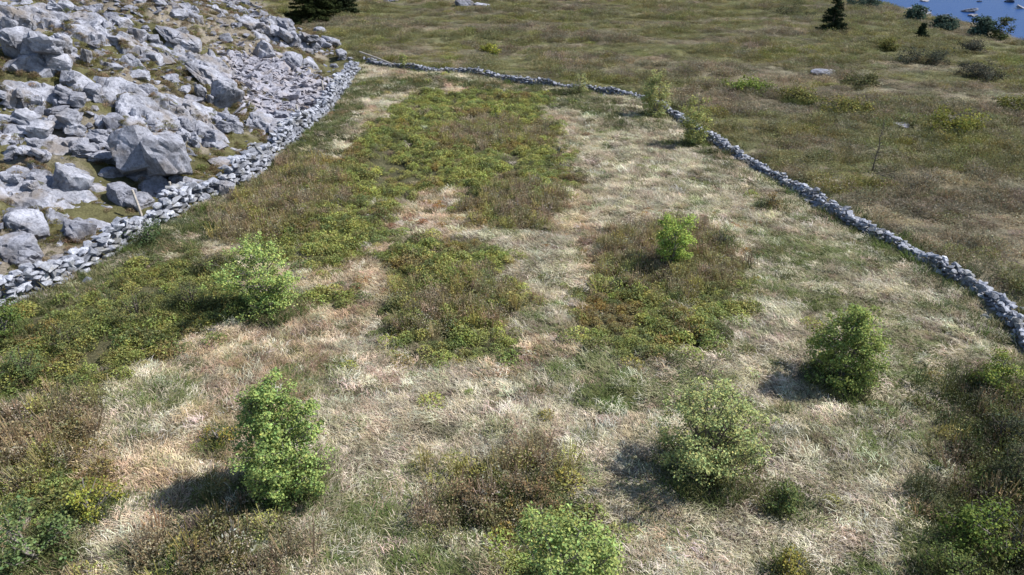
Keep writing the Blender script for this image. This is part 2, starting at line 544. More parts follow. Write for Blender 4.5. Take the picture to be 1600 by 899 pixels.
# ------------------------------------------------------------------ dry stone walls
SV = []
for k in range(14):
    rg = np.random.default_rng(100 + k)
    V, F = bm_np(hull(12, rg, rg.uniform(0.6, 0.95)))
    V = V / (V.max(0) - V.min(0))
    SV.append((V, F, mesh_np('wall_stone_%d' % k, V, F, M['stone'], np.full((len(V), 3), rg.uniform(0.6, 1.15)))))

def resample(poly, step):
    seg = np.hypot(*np.diff(poly, axis=0).T); L = np.concatenate([[0], np.cumsum(seg)])
    s = np.arange(0, L[-1], step)
    return np.stack([np.interp(s, L, poly[:, 0]), np.interp(s, L, poly[:, 1])], -1), L[-1]

def smooth(poly):
    q = poly
    for _ in range(2):
        a = q[:-1] * 0.75 + q[1:] * 0.25; b = q[:-1] * 0.25 + q[1:] * 0.75
        q = np.concatenate([q[:1], np.stack([a, b], 1).reshape(-1, 2), q[-1:]])
    return q

def build_wall(poly, height, width, label, seed, course=0.17, show=1, ls=1.0):
    rg = np.random.default_rng(seed)
    P, L = resample(smooth(poly), 0.05)
    T = np.gradient(P, axis=0); T /= np.linalg.norm(T, axis=1)[:, None]
    def pt(s):
        i = int(np.clip(s / 0.05, 0, len(P) - 1)); return P[i], T[i]
    st = []   # (centre, dims, yaw, tilt, variant, side)
    for side in (1, -1):
        nc = int(height / course) + 2
        for c in range(nc):
            s = rg.uniform(0, 0.3)
            while s < L:
                ln = rg.uniform(0.16, 0.46) * ls
                p, t = pt(s + ln / 2)
                hh = height * (0.55 + 0.8 * float(vnoise(np.array([(s) / 1.7]), np.array([seed * 1.0]), 3)[0]))
                z = (c + 0.5) * course
                if z < hh:
                    n = np.array([-t[1], t[0]])
                    batter = width / 2 * (1 - 0.28 * z / height)
                    dep = rg.uniform(0.20, 0.34) * ls
                    off = (batter - dep / 2 + rg.normal(0, 0.035)) * side
                    q = p + n * off
                    st.append([np.array([q[0], q[1], z + rg.normal(0, 0.035)]), np.array([ln * 1.04, dep, course * rg.uniform(0.95, 1.35)]),
                               math.atan2(t[1], t[0]) + rg.normal(0, 0.22), rg.normal(0, 0.14), rg.normal(0, 0.16), side, False])
                s += ln
    # jumbled top stones
    s = 0.0
    while s < L:
        ln = rg.uniform(0.16, 0.42) * ls
        p, t = pt(s)
        n = np.array([-t[1], t[0]])
        hh = height * (0.55 + 0.8 * float(vnoise(np.array([s / 1.7]), np.array([seed * 1.0]), 3)[0]))
        for _ in range(2 if rg.random() < 0.75 else 1):
            q = p + n * rg.uniform(-0.36, 0.36) * width
            st.append([np.array([q[0], q[1], hh + rg.uniform(-0.02, 0.07)]), np.array([ln, rg.uniform(0.2, 0.4) * ls, rg.uniform(0.10, 0.22) * ls]),
                       rg.uniform(0, 6.28), rg.normal(0, 0.2), rg.normal(0, 0.2), show, True])
        s += ln * 0.8
    # stones fallen at the foot
    for _ in range(int(L * 0.9)):
        p, t = pt(rg.uniform(0, L)); n = np.array([-t[1], t[0]])
        side = rg.choice((-1, 1))
        q = p + n * side * (width / 2 + abs(rg.normal(0.05, 0.22)))
        w = rg.uniform(0.14, 0.36)
        st.append([np.array([q[0], q[1], w * 0.12]), np.array([w, w * rg.uniform(0.7, 1), w * rg.uniform(0.5, 0.8)]),
                   rg.uniform(0, 6.28), rg.normal(0, 0.2), rg.normal(0, 0.2), side, False])
    c0 = np.array([s_[0] for s_ in st])
    gz = H(c0[:, 0], c0[:, 1])
    mid = P[len(P) // 2]
    root = thing('dry_stone_wall', label, 'wall', (mid[0], mid[1], h1(*mid)))
    off = np.array(root.location)
    score = []
    for i, s_ in enumerate(st):
        s_[0][2] += gz[i] - 0.03
        dist = np.linalg.norm(s_[0] - CAM)
        d = s_[0] - CAM
        u = d[0] / (d[1] * CP - d[2] * SP) * FPX
        vis = (1.6 if s_[6] else 1.0) if s_[5] == show else 0.2
        if abs(u) > 805: vis *= 0.02
        score.append(vis * math.sqrt(s_[1][0] * max(s_[1][2], s_[1][1] * 0.5)) / dist)
    order = np.argsort(-np.array(score))
    rest = []; shade = []
    for r_, i in enumerate(order):
        c, dm, yaw, a_, b_, side, top = st[i]
        V, F, me = SV[int(rg.integers(len(SV)))]
        if r_ < 300:
            obj('stone', me, root, c - off, (a_, b_, yaw), dm)
        else:
            rest.append(((V * dm) @ rotm(a_, b_, yaw).T + (c - off), F)); shade.append(np.full((len(V), 3), rg.uniform(0.5, 1.15)))
    V, F = cat_parts(rest)
    tag(obj('packed_stones', mesh_np('packed_stones', V, F, M['stone'], np.concatenate(shade)), root), kind='stuff')
    return root

build_wall(LW, 0.78, 0.64, 'tall pale dry stone wall along the foot of the rocky slope', 11, show=-1)
build_wall(RW, 0.30, 0.42, 'low winding dry stone wall dividing the dry grass field from the brown moor', 12, 0.11, show=-1, ls=0.68)

# ------------------------------------------------------------------ rocks of the stony slope
def blocks(x, y, size, seed):
    """broken rock: flat tilted blocks with sunk joints; returns height and crack (0..1)"""
    u = (0.82 * x + 0.57 * y) / (size * 1.5); v = (-0.57 * x + 0.82 * y) / size
    u = u + 0.35 * (fbm(x / size * 1.3, y / size * 1.3, seed + 3, 2) - 0.5); v = v + 0.35 * (fbm(x / size * 1.3, y / size * 1.3, seed + 4, 2) - 0.5)
    iu = np.floor(u); iv = np.floor(v)
    d1 = np.full(u.shape, 9.0); d2 = np.full(u.shape, 9.0); h = np.zeros(u.shape)
    for a in (-1, 0, 1):
        for b in (-1, 0, 1):
            cu = iu + a; cv = iv + b
            du = u - cu - _hash(cu, cv, seed); dv = v - cv - _hash(cu, cv, seed + 1)
            d = np.hypot(du, dv)
            hh = _hash(cu, cv, seed + 2) - 0.5 + (_hash(cu, cv, seed + 5) - 0.62) * du * 0.9 + (_hash(cu, cv, seed + 6) - 0.5) * dv * 0.9
            c = d < d1
            d2 = np.where(c, d1, np.minimum(d2, d)); h = np.where(c, hh, h); d1 = np.where(c, d, d1)
    return h * size, np.clip(1 - (d2 - d1) / 0.13, 0, 1)

bx_ = np.arange(-52, -4, 0.105); by_ = np.arange(13, 80, 0.125)
BX, BY = np.meshgrid(bx_, by_)
BD = sdist(BX, BY, TOE)
msk = fbm(BX / 4.2, BY / 4.2, 205, 4) + 0.10 * (fbm(BX / 1.1, BY / 1.1, 207, 2) - 0.5)
up_ = (sstep(0.42, 0.60, msk) * 0.80 - 0.72) * sstep(1.8, 4.0, BD) - 0.35 * (1 - sstep(1.8, 3.4, BD))
up_ = np.where(region('shale', BX, BY, 0.6), up_ - 0.7, up_)
b1, c1 = blocks(BX, BY, 1.9, 11); b2, c2 = blocks(BX, BY, 0.75, 23); b3, c3 = blocks(BX, BY, 0.3, 37)
off = up_ + b1 * 0.34 + b2 * 0.46 + b3 * 0.5 - 0.20 * c1 - 0.10 * c2 - 0.03 * c3 + 0.08 * (fbm(BX / 0.35, BY / 0.35, 43, 3) - 0.5)
BZ = H(BX, BY) + off
keepv = (off > -0.35) & (BD > 1.2)
ny, nx = BX.shape
idx = np.arange(ny * nx).reshape(ny, nx)
F = np.stack([idx[:-1, :-1], idx[:-1, 1:], idx[1:, 1:], idx[1:, :-1]], -1).reshape(-1, 4)
F = F[keepv.ravel()[F].any(1)]
used, inv = np.unique(F, return_inverse=True)
V = np.stack([BX, BY, BZ], -1).reshape(-1, 3)[used]
tag(obj('bedrock', mesh_np('bedrock', V, inv.reshape(F.shape), M['rock'])), 'fractured grey bedrock breaking through the stony slope', 'bedrock', kind='structure')
def place_rock(me, px, py, w, h, depth, rz, tilt, label, group=None, sink=0.32, name='boulder'):
    """rock whose foot is seen at px,py; w,h in photograph pixels"""
    q, mpp = at(px, py)
    tilt = (tilt[0] + 0.25, tilt[1] + 0.2)                    # beds dip towards the field
    sc = np.array([w * mpp * 1.1, depth * w * mpp * 1.1, h * mpp * 0.95])
    o = obj(name, me, loc=(q[0], q[1] + 0.25 * sc[1], 0), rot=(tilt[0], tilt[1], rz), scale=sc)
    z = h1(q[0], q[1] + 0.25 * sc[1])
    o.location.z = z + sc[2] * (0.5 - sink)
    return tag(o, label, 'rock', group)

def norm_mesh(name, V, F, mat):
    V = V - (V.max(0) + V.min(0)) / 2
    V = V / (V.max(0) - V.min(0))
    return mesh_np(name, V, F, mat)

BV = []
for k in range(12):
    rg = np.random.default_rng(300 + k)
    V, F = boulder_np(rg, int(rg.integers(9, 16)), 0.5, rg.uniform(0.7, 1.0))
    BV.append(norm_mesh('boulder_%d' % k, V, F, M['rock']))
# outcrops: several blocks split along joints, kept as one rock
OV = []
for k in range(6):
    rg = np.random.default_rng(400 + k)
    parts = []
    for j in range(int(rg.integers(7, 12))):
        V, F = boulder_np(rg, 8, 0.75, 0.8, 3, 0.06, 0.07)
        s = rg.uniform(0.35, 0.75)
        V = V * np.array([s * 1.2, s, s * rg.uniform(0.6, 1.1)]) @ rotm(rg.normal(0, 0.25), rg.normal(0.25, 0.25), rg.normal(0.4, 0.3)).T
        parts.append((V + np.array([rg.uniform(-0.5, 0.5), rg.uniform(-0.35, 0.35), rg.uniform(-0.25, 0.2)]), F))
    V, F = cat_parts(parts)
    OV.append(norm_mesh('outcrop_%d' % k, V, F, M['rock']))
# the great split boulder: three blocks parted by cracks
rg = np.random.default_rng(77)
parts = []
for (cx, cy, cz, sx, sy, sz, ry, rz) in ((-0.16, -0.03, 0.02, 0.86, 0.75, 0.72, -0.15, 0.25), (0.17, 0.08, 0.10, 0.80, 0.75, 0.80, 0.25, -0.3), (0.10, -0.22, -0.20, 0.66, 0.5, 0.62, 0.2, 0.2)):
    V, F = boulder_np(rg, 14, 0.35, 0.95, 4, 0.04, 0.025)
    parts.append((V * np.array([sx, sy, sz]) @ rotm(0.1, ry, rz).T + np.array([cx, cy, cz]), F))
big_me = norm_mesh('split_boulder', *cat_parts(parts), M['rock'])
place_rock(big_me, 236, 294, 118, 125, 0.8, -0.1, (0.5, 0.3), 'huge pale split boulder, the largest single rock on the stony slope', sink=0.2)

HAND = [  # mesh kind, index, foot px, foot py, w, h, depth, yaw, tilt, label
    ('B', 0, 182, 206, 42, 38, 0.9, 0.3, (0, 0), 'rounded pale boulder lying just uphill of the huge split boulder'),
    ('B', 1, 107, 302, 58, 54, 0.9, 1.1, (0, 0.1), 'squat grey boulder downhill of the huge split boulder'),
    ('O', 0, 28, 306, 52, 46, 0.8, 0.4, (0, 0), 'broken grey outcrop with dark clefts near the squat boulder'),
    ('B', 2, 38, 368, 62, 46, 0.9, 0.2, (0, 0.15), 'grey slab rising above the track beside the tall wall'),
    ('B', 3, 20, 404, 62, 46, 0.8, 0.5, (0, -0.25), 'cracked grey slab at the edge of the track by the tall wall'),
    ('B', 4, 120, 374, 48, 46, 0.8, 0.9, (0, 0.1), 'blocky grey rock standing close above the tall wall'),
    ('B', 5, 188, 318, 46, 38, 0.8, 0.1, (0, 0.2), 'grey rock wedged below the huge split boulder'),
    ('B', 6, 216, 326, 40, 34, 0.8, 0.8, (0, -0.2), 'smooth pale slab tipped towards the tall wall'),
    ('B', 7, 350, 168, 46, 60, 0.6, 0.5, (0.1, 0.3), 'tall pale slab tilted on end beside a dark cleft'),
    ('O', 1, 322, 165, 34, 48, 0.8, 0.3, (0, 0), 'dark jointed rock leaning against the tilted slab'),
    ('B', 8, 318, 128, 62, 26, 1.0, 0.5, (0, 0.25), 'flat sloping pale slab above the tilted slab'),
    ('B', 9, 329, 226, 18, 36, 0.8, 0.2, (0, 0), 'narrow upright grey stone standing like a fang'),
    ('B', 10, 337, 233, 32, 15, 0.9, 0.2, (0, -0.1), 'low pale wedge of rock at the foot of the upright stone'),
    ('B', 11, 405, 202, 42, 32, 0.9, 0.4, (0, 0.2), 'pale cream block at the lower edge of the shale'),
    ('B', 0, 441, 190, 36, 20, 0.9, 1.4, (0, 0), 'flat topped pale rock half buried in the shale'),
    ('B', 3, 440, 212, 54, 16, 0.9, 0.0, (0, 0), 'long flat slab lying at the bottom of the shale'),
    ('O', 2, 350, 202, 38, 32, 0.8, 0.2, (0, 0), 'small cluster of pale blocks between heather and shale'),
    ('O', 3, 62, 222, 98, 52, 0.8, 0.1, (0, 0), 'wide broken ledge of blue grey rock with small steps'),
    ('O', 4, 40, 252, 56, 38, 0.8, 0.7, (0, 0), 'shadowed knot of rock under the wide broken ledge'),
    ('O', 5, 52, 112, 96, 100, 0.8, 0.2, (0, 0), 'high craggy rock face at the top of the stony slope'),
    ('O', 1, 110, 98, 60, 72, 0.8, 0.9, (0, 0), 'rough grey crag next to the high rock face'),
    ('O', 0, 25, 178, 62, 56, 0.8, 1.3, (0, 0), 'dark fissured crag below the high rock face'),
    ('O', 3, 118, 172, 72, 44, 0.8, 0.5, (0, 0), 'low rubbly ledge below the rough grey crag'),
    ('O', 2, 15, 60, 60, 70, 0.8, 0.5, (0, 0), 'steep dark crag on the upper edge of the stony slope'),
    ('B', 4, 211, 66, 28, 32, 0.9, 0.3, (0, 0), 'upright pale block on the heathery upper slope'),
    ('B', 5, 239, 96, 24, 22, 0.9, 0.7, (0, 0), 'small blue grey block beneath the upright pale block'),
    ('B', 6, 200, 150, 32, 27, 0.9, 0.2, (0, 0.2), 'sharp pale rock with a dark underside'),
    ('B', 7, 227, 147, 30, 22, 0.9, 1.0, (0, 0.1), 'pale rock touching the one with the dark underside'),
    ('B', 8, 266, 72, 44, 17, 0.9, 0.3, (0, 0.2), 'thin pale slab stepping down the upper slope'),
    ('B', 9, 296, 76, 34, 20, 0.9, 0.2, (0, 0.3), 'pale slab with a dark overhang on the upper slope'),
    ('O', 4, 430, 62, 66, 48, 0.8, 0.3, (0, 0), 'bright jointed outcrop above the shale'),
    ('O', 5, 470, 76, 52, 44, 0.8, 0.6, (0, 0), 'bright blocky outcrop falling towards the moor'),
    ('B', 10, 414, 90, 30, 34, 0.8, 0.4, (0, 0.4), 'leaning slab before the bright jointed outcrop'),
    ('B', 11, 456, 100, 30, 20, 0.9, 0.2, (0, 0.2), 'low block under the bright jointed outcrop'),
    ('B', 1, 386, 46, 34, 24, 0.9, 0.1, (0, 0), 'dull grey block beside the bright jointed outcrop'),
    ('O', 2, 512, 78, 36, 24, 0.8, 0.2, (0, 0), 'pale pile of blocks near the corner of the walls'),
    ('O', 1, 541, 94, 34, 20, 0.8, 0.2, (0, 0), 'small pale heap of rocks at the meeting of the walls'),
    ('B', 2, 500, 52, 20, 12, 0.9, 0.2, (0, 0), 'small pale rock in the heather near the dark conifers'),
    ('B', 3, 351, 306, 26, 34, 0.9, 0.2, (0, 0), 'upright grey block standing against the tall wall'),
    ('B', 4, 334, 302, 20, 20, 0.9, 0.9, (0, 0), 'small grey block beside the one standing against the wall'),
    ('B', 5, 290, 198, 26, 22, 0.9, 0.9, (0, 0), 'pale rock uphill of the fang like stone'),
    ('O', 0, 292, 226, 32, 30, 0.8, 0.5, (0, 0), 'pair of pale blocks beside the huge split boulder'),
    ('B', 6, 345, 262, 40, 16, 0.8, 0.5, (0, 0), 'low pale rocks in the grass below the fang like stone'),
    ('O', 3, 280, 180, 40, 28, 0.8, 0.5, (0, 0), 'rubbly pale ledge in the middle of the stony slope'),
    ('O', 4, 160, 240, 44, 28, 0.8, 0.5, (0, 0), 'low broken rocks left of centre on the heathery slope'),
]
HAND[-1] = HAND[-1][:-1] + ('low broken rocks between the wide ledge and the huge split boulder',)
for kd, i, px, py, w, h, dp, rz, tl, lab in HAND:
    place_rock((BV if kd == 'B' else OV)[i], px, py, w, h, dp, rz, tl, lab, name='boulder' if kd == 'B' else 'rock_outcrop')

STOP = 'at beside with above below near in lying downhill uphill rising standing wedged tipped tilted leaning half between under next on touching stepping falling before like against among of beneath'.split()
LAND = []
for o in list(C.objects):
    if o.name.split('.')[0] in ('boulder', 'rock_outcrop') and 'label' in o: LAND.append((o.location.x, o.location.y, o['label']))
# scattered middling rocks and rubble
rg = np.random.default_rng(21)
n = 110000
X = rg.uniform(-75, 0, n); Y = rg.uniform(10, 120, n)
D = sdist(X, Y, TOE)
Z = H(X, Y)
dep = (Y * CP - (Z - 10) * SP); U = X / dep * FPX
VV = (Y * SP + (Z - 10) * CP) / dep * FPX
ok = (D > 1.0) & (U > -900) & (U < 0) & (VV < 520) & (VV > -300)
dens = sstep(0.40, 0.60, fbm(X / 2.6, Y / 2.6, 201, 3)) * sstep(2.0, 3.6, D)
dens *= np.clip(1.6 - np.hypot(X, Y) / 90, 0.25, 1)
ok &= rg.random(n) < dens * 0.7 + 0.10
sh = region('shale', X, Y, 0.5)
ok &= ~sh
I = np.nonzero(ok)[0]
size = np.exp(rg.normal(math.log(0.20), 0.66, len(I))) * (0.8 + np.hypot(X[I], Y[I]) / 140)
size = np.clip(size, 0.07, 0.85)
o_ = np.argsort(-size / np.hypot(X[I], Y[I] + 5))
small = []
SR = []
for k in range(10):
    r2 = np.random.default_rng(500 + k)
    V, F = bm_np(hull(14, r2, r2.uniform(0.3, 0.8), r2.uniform(0.5, 0.9)))
    SR.append((V, F))
for r_, j in enumerate(o_[:13000]):
    i = I[j]; s = size[j]
    if r_ < 170:
        o = obj('rock', BV[int(rg.integers(12))], loc=(X[i], Y[i], Z[i] + s * 0.12), rot=(rg.normal(0, 0.3), rg.normal(0.15, 0.3), rg.uniform(0, 6.28)),
                scale=(s * rg.uniform(1.0, 1.6), s * rg.uniform(0.8, 1.2), s * rg.uniform(0.5, 0.9)))
        nl_ = min(LAND, key=lambda l: (l[0] - X[i]) ** 2 + (l[1] - Y[i]) ** 2); near_ = nl_[2]
        hd_ = float(sdist(np.array([X[i]]), np.array([Y[i]]), TOE)[0] - sdist(np.array([nl_[0]]), np.array([nl_[1]]), TOE)[0])
        where_ = 'uphill of' if hd_ > 0.7 else 'downhill of' if hd_ < -0.7 else 'level with'
        ws_ = near_.split(',')[0].split()
        cut_ = next((q_ for q_, w_ in enumerate(ws_) if q_ >= 2 and w_ in STOP), len(ws_))
        near_ = ' '.join(ws_[:cut_])
        tag(o, ('big' if s > 0.7 else 'middling' if s > 0.5 else 'small') + (' flat' if o.scale.z < 0.52 * o.scale.x else ' blocky') + ' loose rock ' + where_ + ' the ' + near_, 'rock', 'loose rocks scattered on the stony slope')
    else:
        V, F = SR[int(rg.integers(10))]
        dm = np.array([s * rg.uniform(0.8, 1.4), s * rg.uniform(0.7, 1.1), s * rg.uniform(0.5, 0.9)])
        small.append(((V * dm) @ rotm(rg.normal(0, 0.3), rg.normal(0, 0.3), rg.uniform(0, 6.28)).T + np.array([X[i], Y[i], Z[i] + s * 0.1]), F))
V, F = cat_parts(small)
tag(obj('rubble', mesh_np('rubble', V, F, M['rock'])), 'small grey rubble strewn between the boulders of the slope', 'rubble', kind='stuff')

# shale spread above the tall wall
sh_parts = []
poly = PATCH['shale'][0]
lo, hi = poly.min(0) - 1, poly.max(0) + 1
n = 6500
X = rg.uniform(lo[0], hi[0], n); Y = rg.uniform(lo[1], hi[1], n)
k_ = region('shale', X + rg.normal(0, 0.7, n), Y + rg.normal(0, 0.9, n), 1.2) & (sdist(X, Y, TOE) > 0.9)
X, Y = X[k_], Y[k_]; Z = H(X, Y)
for x, y, z in zip(X, Y, Z):
    V, F = SR[int(rg.integers(10))]
    s = float(np.clip(np.exp(rg.normal(math.log(0.24), 0.55)), 0.08, 1.0))
    dm = np.array([s * 1.5, s * 0.9, s * 0.35])
    sh_parts.append(((V * dm) @ rotm(rg.normal(0, 0.4), rg.normal(0.1, 0.45), rg.normal(0.6, 0.9)).T + np.array([x, y, z + 0.03]), F))
V, F = cat_parts(sh_parts)
tag(obj('shale_scree', mesh_np('shale_scree', V, F, M['shale'])), 'fan of thin purplish shale pieces above the tall wall', 'scree', kind='stuff')

# pale rocks out on the moor and by the lake
MOOR = [(728, 11, 34, 16, 'blue grey boulder on the far edge of the moor'), (752, 12, 26, 10, 'low pale rock next to the blue grey moor boulder'),
        (610, 4, 22, 8, 'pale rock in the heather beyond the dark conifers'), (1292, 118, 42, 10, 'long low pale rock bedded in the open moor'),
        (1412, 198, 30, 7, 'flat cream rock bedded beside a yellow green shrub on the moor'), (808, 65, 12, 5, 'tiny pale rock alone in the open moor'),
        (1565, 55, 10, 5, 'tiny white rock near the brow above the lake')]
for k, (px, py, w, h, lab) in enumerate(MOOR):
    place_rock(BV[k], px, py, w, h, 0.8, 0.2 * k, (-0.2, -0.15), lab, sink=0.36, name='boulder')
rg = np.random.default_rng(31)
for k in range(18):
    px = rg.uniform(1370, 1600); d = ray(px, rg.uniform(0, 42))
    tt = (-27.2 - 10) / d[2]; q = CAM + d * tt
    s = rg.uniform(1.0, 4.5)
    o = obj('lake_rock', BV[k % 12], loc=(q[0], q[1], -27.4 + s * 0.12), rot=(rg.normal(0, 0.3), rg.normal(0, 0.3), rg.uniform(0, 6.28)), scale=(s * rg.uniform(1, 2.2), s * 1.6, s * rg.uniform(0.3, 0.6)))
    tag(o, 'pale rock breaking the surface of the distant blue lake', 'rock', 'pale rocks standing in the lake')

# ------------------------------------------------------------------ trees and shrubs
BASES = []
def prof(z, pts):
    return np.interp(z, [p[0] for p in pts], [p[1] for p in pts])

def leafy(name, label, cat, px, py, w, h, seed, profile, stems=1, clusters=120, per=45, leaf=0.06, sig=0.13, z0=0.12,
          base=(0.13, 0.20, 0.035), var=0.25, lean=(0, 0), bark='bark', hollow=0.45, group=None, trunk_r=0.035, yl=0.25):
    rg = np.random.default_rng(seed)
    q, _ = at(px, py)
    root = thing(name, label, cat, (q[0], q[1], q[2]), group)
    parts = []
    tops = []
    for s in range(stems):
        a = rg.uniform(0, 6.28); sp = 0 if stems == 1 else rg.uniform(0.1, 0.3) * w
        hh = h * (0.93 if s == 0 else rg.uniform(0.6, 0.9))
        pts = [np.array([0.05 * math.cos(a) * (stems > 1), 0.05 * math.sin(a) * (stems > 1), -0.08])]
        for k in range(1, 7):
            f = k / 6
            pts.append(np.array([math.cos(a) * sp * f + lean[0] * f * h + rg.normal(0, 0.02 * h * f), math.sin(a) * sp * f + lean[1] * f * h + rg.normal(0, 0.02 * h * f), hh * f]))
        tops.append(np.array(pts))
        r0 = trunk_r * (1 if stems == 1 else 0.75)
        parts.append(tube(pts, [r0 * (1 - 0.9 * k / 6) + 0.004 for k in range(7)], 6))
    # boughs reach out of the stems to an uneven outline; leaf clusters sit along them
    nb = max(8, clusters // 8)
    lop = rg.uniform(0, 6.28)
    bz = z0 + (1.0 - z0) * (np.arange(nb) + rg.random(nb)) / nb
    cl = []
    for j in range(nb):
        zt = min(bz[j], 1.0); a = j * 2.4 + rg.normal(0, 0.5)
        R = prof(zt, profile) * w / 2 * rg.uniform(0.74, 1.08) * (1 + 0.16 * math.cos(a - lop))
        ax = np.array([lean[0] * zt * h, lean[1] * zt * h, 0])
        tip = np.array([math.cos(a) * R, math.sin(a) * R, zt * h * rg.uniform(0.94, 1.05)]) + ax
        st = tops[j % len(tops)]
        f = np.clip((zt - 0.10 - 0.32 * R / (w / 2) * w / h * 0.6), 0.03, 0.9) * 6; i = int(f)
        p = st[i] * (1 - (f - i)) + st[min(i + 1, 6)] * (f - i)
        md = p * 0.45 + tip * 0.55 + np.array([0, 0, -0.04 * h]) + rg.normal(0, 0.03 * w, 3)
        parts.append(tube([p, md, tip], [0.013, 0.009, 0.003], 5))
        m = max(3, int(clusters / nb * rg.uniform(0.55, 1.45)))
        for t_ in rg.beta(1.8, 1.1, m):
            c = (p * (1 - t_) ** 2 + 2 * md * t_ * (1 - t_) + tip * t_ ** 2)
            q0 = c.copy()
            c = c + rg.normal(size=3) * np.array([1, 1, 0.8]) * w * 0.10 * (1.25 - 0.65 * t_)
            c[2] = max(c[2], 0.04)
            cl.append(c)
            parts.append(tube([q0, c], [0.005, 0.002], 3))
    cen = np.array(cl); clusters = len(cen)
    sig = sig * 0.78
    tv, tf = cat_parts(parts)
    obj('trunk', mesh_np(name + '_trunk', tv, tf, M[bark], smooth=True), root)
    BASES.append((q[0], q[1], w))
    wgt = rg.uniform(0.4, 1.6, clusters); cnt = np.maximum((per * wgt).astype(int), 4)
    ci = np.repeat(np.arange(clusters), cnt)
    P = cen[ci] + rg.normal(size=(len(ci), 3)) * np.array([sig, sig, sig * 0.75]) * rg.uniform(0.7, 1.2, (clusters, 1))[ci]
    P[:, 2] = np.maximum(P[:, 2], 0.03)
    ov = (P - cen[ci]) / sig * 0.5 + (P - np.array([lean[0] * h * 0.5, lean[1] * h * 0.5, h * 0.4])) / np.array([w / 2, w / 2, h / 2])
    V, F = leaves(P, leaf, rg, 0.3, 0.72, 0.15, ov)
    cb = np.array(base) * np.array([1.35, 1.22, 1.1]) + np.array([0, 0, 0.02])
    cv = (1 + var * rg.normal(size=len(ci)))[:, None] * (1 + 0.15 * rg.normal(size=clusters))[ci][:, None]
    yel = np.clip(rg.normal(0, yl, len(ci)), -0.5, 0.9)[:, None]
    cc = np.clip(cb[None] * np.clip(cv, 0.4, 1.8) * (1 + yel * np.array([[0.6, 0.15, 0.0]])), 0.005, 0.6)
    obj('crown', mesh_np(name + '_crown', V, F, M['leaf'], np.repeat(cc, 4, 0)), root)
    return root

EGG = [(0, 0.45), (0.1, 0.75), (0.3, 1.0), (0.5, 0.98), (0.7, 0.8), (0.88, 0.45), (1, 0.1)]
ROUND = [(0, 0.4), (0.2, 0.8), (0.5, 1.0), (0.75, 0.9), (0.92, 0.55), (1, 0.2)]
WIDE = [(0, 0.3), (0.25, 0.6), (0.5, 0.95), (0.75, 1.0), (0.92, 0.65), (1, 0.3)]
MUSH = [(0, 0.1), (0.25, 0.3), (0.45, 0.8), (0.7, 1.0), (0.9, 0.75), (1, 0.3)]
BRIGHT = (0.195, 0.28, 0.08)
leafy('birch_tree', 'tall egg shaped bright green birch with foliage down to the grass', 'tree', 444, 762, 1.62, 2.45, 1, EGG, 2, 500, 44, 0.056, 0.085, 0.05, BRIGHT)
leafy('birch_tree', 'ragged mid green birch at the edge of the heath facing the tall wall', 'tree', 424, 488, 2.1, 2.25, 2, WIDE, 3, 280, 42, 0.06, 0.10, 0.08, (0.235, 0.33, 0.095), lean=(-0.05, 0))
leafy('birch_tree', 'small pale green birch with bare stems on the round heather patch', 'tree', 1050, 419, 1.25, 1.85, 3, MUSH, 4, 150, 44, 0.056, 0.085, 0.34, (0.24, 0.34, 0.07), lean=(-0.02, 0), hollow=0.3)
leafy('birch_tree', 'dense dark based green tree alone in dry grass facing the low wall', 'tree', 1310, 598, 1.75, 1.9, 4, EGG, 3, 380, 46, 0.055, 0.085, 0.06, (0.175, 0.24, 0.06), lean=(0.04, 0))
leafy('birch_tree', 'open rounded many stemmed shrubby tree with bare branches showing inside', 'tree', 1100, 736, 2.3, 2.0, 5, WIDE, 8, 360, 42, 0.052, 0.09, 0.2, (0.26, 0.32, 0.125), hollow=0.78, bark='dbark')
leafy('birch_tree', 'bright green bushy birch beside the reddish brown twiggy patch', 'tree', 882, 968, 1.95, 2.05, 6, ROUND, 4, 320, 44, 0.056, 0.09, 0.1, (0.21, 0.29, 0.085), hollow=0.65)
leafy('leafy_shrub', 'dark green leafy shrub growing beside a yellow green bush', 'shrub', 66, 880, 1.3, 1.25, 7, ROUND, 5, 70, 36, 0.06, 0.11, 0.08, (0.10, 0.15, 0.045), hollow=0.6)
leafy('leafy_shrub', 'yellow green bush next to a dark green leafy shrub', 'shrub', 142, 806, 0.95, 0.7, 8, ROUND, 4, 45, 40, 0.05, 0.1, 0.08, (0.20, 0.23, 0.035))
leafy('leafy_shrub', 'upright green shrub under the bend of the low wall', 'shrub', 1545, 612, 1.0, 1.05, 9, EGG, 3, 60, 36, 0.055, 0.11, 0.1, (0.15, 0.20, 0.035))
leafy('leafy_shrub', 'tall thin leaved bush overtopping the low wall', 'shrub', 1022, 184, 1.6, 2.5, 10, EGG, 4, 150, 40, 0.08, 0.13, 0.1, (0.27, 0.31, 0.12))
leafy('leafy_shrub', 'slender forked sapling against the low wall', 'shrub', 1080, 228, 1.5, 2.5, 11, WIDE, 3, 120, 38, 0.08, 0.12, 0.15, (0.26, 0.30, 0.10))
leafy('leafy_shrub', 'sparse twiggy bush hugging the far run of the low wall', 'shrub', 905, 147, 1.6, 1.1, 12, WIDE, 4, 50, 24, 0.08, 0.12, 0.2, (0.22, 0.25, 0.10))
leafy('leafy_shrub', 'tiny pale sapling poking up at the meeting of the walls', 'shrub', 630, 110, 0.5, 1.2, 13, EGG, 1, 14, 22, 0.08, 0.1, 0.2, (0.22, 0.27, 0.08))
leafy('leafy_shrub', 'little yellow green sapling above the dark twiggy mound', 'shrub', 776, 190, 0.6, 0.9, 14, EGG, 2, 22, 26, 0.06, 0.1, 0.1, (0.24, 0.28, 0.05))
